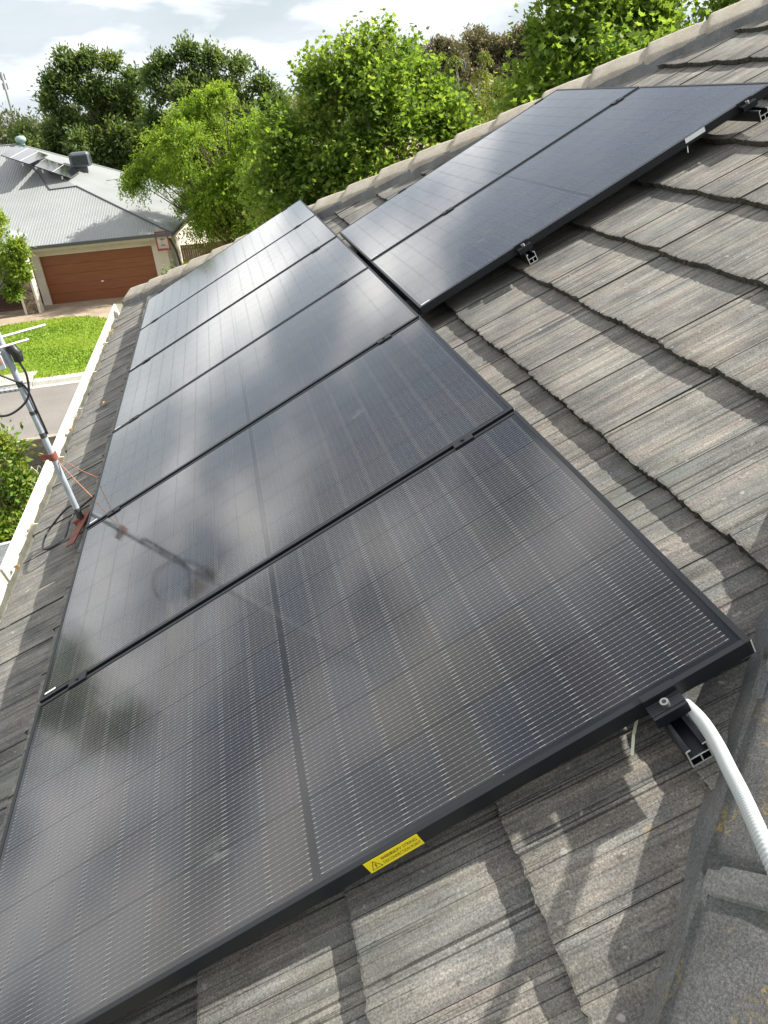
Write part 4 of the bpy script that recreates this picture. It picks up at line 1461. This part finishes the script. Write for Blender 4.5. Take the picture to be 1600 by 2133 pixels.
# two dark trees behind the house opposite
lb = lobes_in((-6.2, 60.7, 6.2), 3.6, 2.5, 4.0, 40, 1.3, 25) + [(-7.4, 60, 10.3, 1.0), (-5.9, 60, 10.2, 1.0), (-4.6, 60, 9.9, 1.0), (-3.4, 60, 8.9, 1.1), (-8.4, 60, 9.2, 1.0), (-8.9, 60, 8.0, 1.0)]
lb += lobes_in((-9.3, 60, 4.8), 2.6, 2, 2.2, 14, 1.1, 26) + lobes_in((-4.5, 60, 3.0), 5, 2, 1.8, 22, 1.2, 126)
tree('casuarina_tree', 'tall dark green tree behind the cooler on the roof opposite', -6.3, 61, lb, 'dark', 80, 15, .30, 'oval', .35, 2.5, 35, tipbias=.15, upb=.45, every=3)
lb = lobes_in((1.6, 57.5, 5.9), 4.4, 2.5, 4.0, 42, 1.3, 27) + [(.6, 57, 10.0, 1.1), (1.9, 57, 9.5, 1.2), (-.9, 57, 9.5, 1.1), (.4, 57, 8.4, 1.4), (2.6, 57, 7.8, 1.4), (-1.2, 57, 7.9, 1.4), (1.2, 57, 7.0, 1.5), (-1.8, 57, 9.0, 1.0), (4.8, 57, 7.8, 1.1), (3.4, 57, 9.0, 1.1), (5.6, 57, 6.9, 1.1)] + lobes_in((2, 57, 2.8), 5.5, 2, 1.8, 22, 1.2, 127)
tree('casuarina_tree', 'broad dark green tree behind the feathery yellow one', 1.6, 58, lb, 'dark', 80, 15, .30, 'oval', .35, 2.5, 36, tipbias=.15, upb=.45, every=3)
lb = lobes_in((-15.0, 77.5, 5.6), 3.2, 2.5, 2.9, 22, 1.1, 28)
tree('pale_tree', 'hazy pale green tree at the far left beyond the roof vent', -15, 78, lb, 'grey', 45, 9, .32, 'oval', .3, 2.5, 37, tipbias=.35, every=3)
lb = lobes_in((-22.0, 84, 5.2), 4.2, 2.5, 3.0, 22, 1.2, 38)
tree('pale_tree', 'hazy pale green tree at the left edge under the telecom tower', -22, 85, lb, 'grey', 45, 9, .34, 'oval', .3, 2.5, 47, tipbias=.35, every=3)
# gum trees in the distance between the plane trees
for i, (x_, y_, top_, w_, lab_) in enumerate(((25.6, 85, 11.0, 2.0, 'olive brown gum tree far off, leftmost of three over the weeping birch'), (30.4, 89, 11.9, 2.1, 'tall reddish brown gum tree far off behind the weeping birch'), (34.0, 86, 11.7, 2.4, 'grey brown gum tree far off beside the right plane trees'))):
    lb = lobes_in((x_, y_, top_ - 3.6), w_ * 1.2, w_, 3.2, 22, 1.25, 60 + i) + [(x_, y_, top_ - 1.0, 1.0), (x_ - .8, y_, top_ - 2.0, 1.2), (x_ + .9, y_, top_ - 2.2, 1.2)]
    tree('gum_tree', lab_, x_, y_, lb, 'euc', 80, 14, .34, 'oval', .35, 2.5, 70 + i, tipbias=.2, upb=.2, every=3)
# weeping birch with pale branches
lb = lobes_in((13.9, 42, 5.8), 1.9, 1.5, 1.9, 17, .8, 29) + [(13.6, 42, 8.3, .45), (13.3, 42, 7.6, .6), (15.2, 42, 8.4, .4), (15.0, 42, 7.6, .6), (12.2, 42, 6.6, .6)]
tree('birch_tree', 'weeping birch with bare white branches between the plane trees', 13.7, 42.2, lb, 'birch', 90, 16, .14, 'oval', .11, 3.0, 39, bark=M_BIRCH, tipbias=.1, upb=.5, droop=.9, pin=True, spread=.25)
lb = lobes_in((17.5, 52, 4.4), 5.5, 2, 2.6, 34, 1.25, 141)
tree('bushy_tree', 'low yellowish green bushy tree behind the weeping birch', 17.5, 52.5, lb, 'birch', 70, 12, .24, 'oval', .2, 1.5, 142, tipbias=.2, every=3)
# maple in front of the garage on the left
lb = lobes_in((-7.3, 26.4, 3.9), 1.5, 1.3, 1.15, 18, .55, 30) + [(-6.1, 26.2, 4.7, .42), (-5.75, 26.3, 3.9, .4), (-5.8, 26.2, 3.3, .35), (-6.6, 26.2, 5.0, .4), (-6.2, 26.2, 2.7, .3)]
tree('maple_tree', 'light green maple on the lawn before the dark porch at the left edge', -7.3, 26.6, lb, 'maple', 80, 12, .15, 'oval', .11, 1.7, 40, tipbias=.35, upb=.25, every=2)
# tall tree beyond the left edge of the photograph, mirrored in the near panels
lb = lobes_in((-11.5, 14.5, 6.4), 1.9, 1.9, 3.6, 26, 1.0, 90) + [(-11.3, 14.5, 10.3, .8), (-11.9, 14.4, 9.8, .9)]
tree('casuarina_tree', 'dark tree left of the antenna mast, seen mirrored in the near panels', -11.5, 14.7, lb, 'dark', 56, 9, .2, 'oval', .2, 2.0, 91, tipbias=.25, upb=.4, every=3)
# leafy shrub in our yard, golden tips
lb = lobes_in((-3.45, 10.3, 2.3), .75, .75, 1.1, 20, .42, 41) + [(-3.05, 10.3, 3.3, .3), (-2.85, 10.3, 2.7, .28), (-2.95, 10.3, 2.0, .32), (-3.1, 10.2, 1.5, .4)]
tree('photinia_tree', 'green shrub with golden young tips below the gutter beside the hoop', -3.45, 10.4, lb, 'photinia', 70, 10, .105, 'oval', .07, .8, 42, tipbias=.35, upb=.35, every=2, cat='shrub')
# lower growth under the feathery tree, by the hip
lb = lobes_in((1.2, 25.6, 1.9), 2.6, .8, .9, 16, .6, 43)
tree('privet_shrub', 'dark green shrubbery at the foot of the feathery tree', 1.2, 25.8, lb, 'dark', 46, 10, .13, 'oval', .06, .6, 44, cat='shrub', every=3)
# far-off woods closing the horizon
g = np.random.default_rng(77)
lb = [(x_ + g.uniform(-2, 2), 128 + g.uniform(-6, 6), g.uniform(2.0, 7.4), g.uniform(1.8, 3.0)) for x_ in np.arange(-80, 150, 1.5)]
o = crown_mesh('distant_woods', lb, 60, 7, .62, 'oval', LM['grey'], None, 78, tipbias=.3, centre=(20, 128, -5))
tag(o, 'band of hazy trees closing the view at the horizon', 'woods', kind='stuff')

# ------------------------------------------------------------------ house with a tiled roof behind the plane tree
M_PINKT = simple('pinkish_roof_tile', (0.30, 0.215, 0.18), .85, 0, .3, 6, .004, 50)
th_ = empty('tiled_house', Matrix.Translation((11.2, 46.0, 0)) @ Matrix.Rotation(R(-7), 4, 'Z'))
tag(th_, 'house with a pinkish tiled roof half hidden behind the plane tree', 'house')
hx, hy, e_z, tp2 = 6.0, 5.0, 2.6, math.tan(R(24))
mb = MB(); mb.box((-hx + .5, -hy + .5, 0), (hx - .5, hy - .5, e_z)); mb.build('wall', M_CREAM, th_)
mb = MB()
rows_ = 15
for r_ in range(rows_):
    f0, f1 = r_ / rows_, (r_ + 1) / rows_
    x0_, x1_, y0_, y1_ = hx - f0 * hy, hx - f1 * hy, hy * (1 - f0), hy * (1 - f1)
    z0_, z1_ = e_z + (hy * f0) * tp2 + .03, e_z + (hy * f1) * tp2
    A_ = [(-x0_, -y0_, z0_), (x0_, -y0_, z0_), (x0_, y0_, z0_), (-x0_, y0_, z0_)]
    B_ = [(-x1_, -y1_, z1_), (x1_, -y1_, z1_), (x1_, y1_, z1_), (-x1_, y1_, z1_)]
    C_ = [(x_, y_, z_ - .03) for x_, y_, z_ in A_]
    for i in range(4):
        j = (i + 1) % 4
        mb.face([A_[i], A_[j], B_[j], B_[i]]); mb.face([C_[i], C_[j], A_[j], A_[i]])
o = mb.build('tile_course', M_PINKT, th_); o['kind'] = 'stuff'
mb = MB(); mb.box((-hx - .1, -hy - .1, e_z - .12), (hx + .1, hy + .1, e_z + .02)); mb.build('gutter', M_TRIM, th_)

# ------------------------------------------------------------------ far masts and lamps
tw = empty('telecom_tower', Matrix.Translation((-58.6, 293, 0)))
tag(tw, 'slim telecom tower with antennas on the horizon at the far left', 'tower')
M_TWR = simple('tower_grey', (0.30, 0.31, 0.33), .6)
mb = MB(); mb.tube([(0, 0, 0), (0, 0, 21)], [.55, .3], 8); mb.build('pole', M_TWR, tw)
for z_ in (19.6, 17.0):
    for j in range(3):
        t_ = j * 2.1 + .4
        mb = MB(); mb.box((math.cos(t_) * .7 - .2, math.sin(t_) * .7 - .2, z_ - .9), (math.cos(t_) * .7 + .2, math.sin(t_) * .7 + .2, z_ + .9)); mb.build('sector_antenna', M_TWR, tw)
for (x_, y_, h_, lab_) in ((4.5, 69, 10.1, 'thin street lamp pole above the dark trees'), (17.7, 56.7, 8.6, 'dark curved street lamp in front of the gum trees')):
    t = empty('street_lamp', Matrix.Translation((x_, y_, 0)))
    tag(t, lab_, 'street lamp')
    mb = MB(); mb.tube(spline([(0, 0, 0), (0, 0, h_ - .9), (.12, 0, h_ - .2), (.5, 0, h_), (.95, 0, h_ - .15), (1.05, 0, h_ - .6)], 24), .06, 6); mb.build('pole', M_TRIM, t)
    mb = MB(); mb.box((.90, -.12, h_ - .75), (1.2, .12, h_ - .58)); mb.build('lamp_head', M_TRIM, t)

print('objects', len(bpy.data.objects))
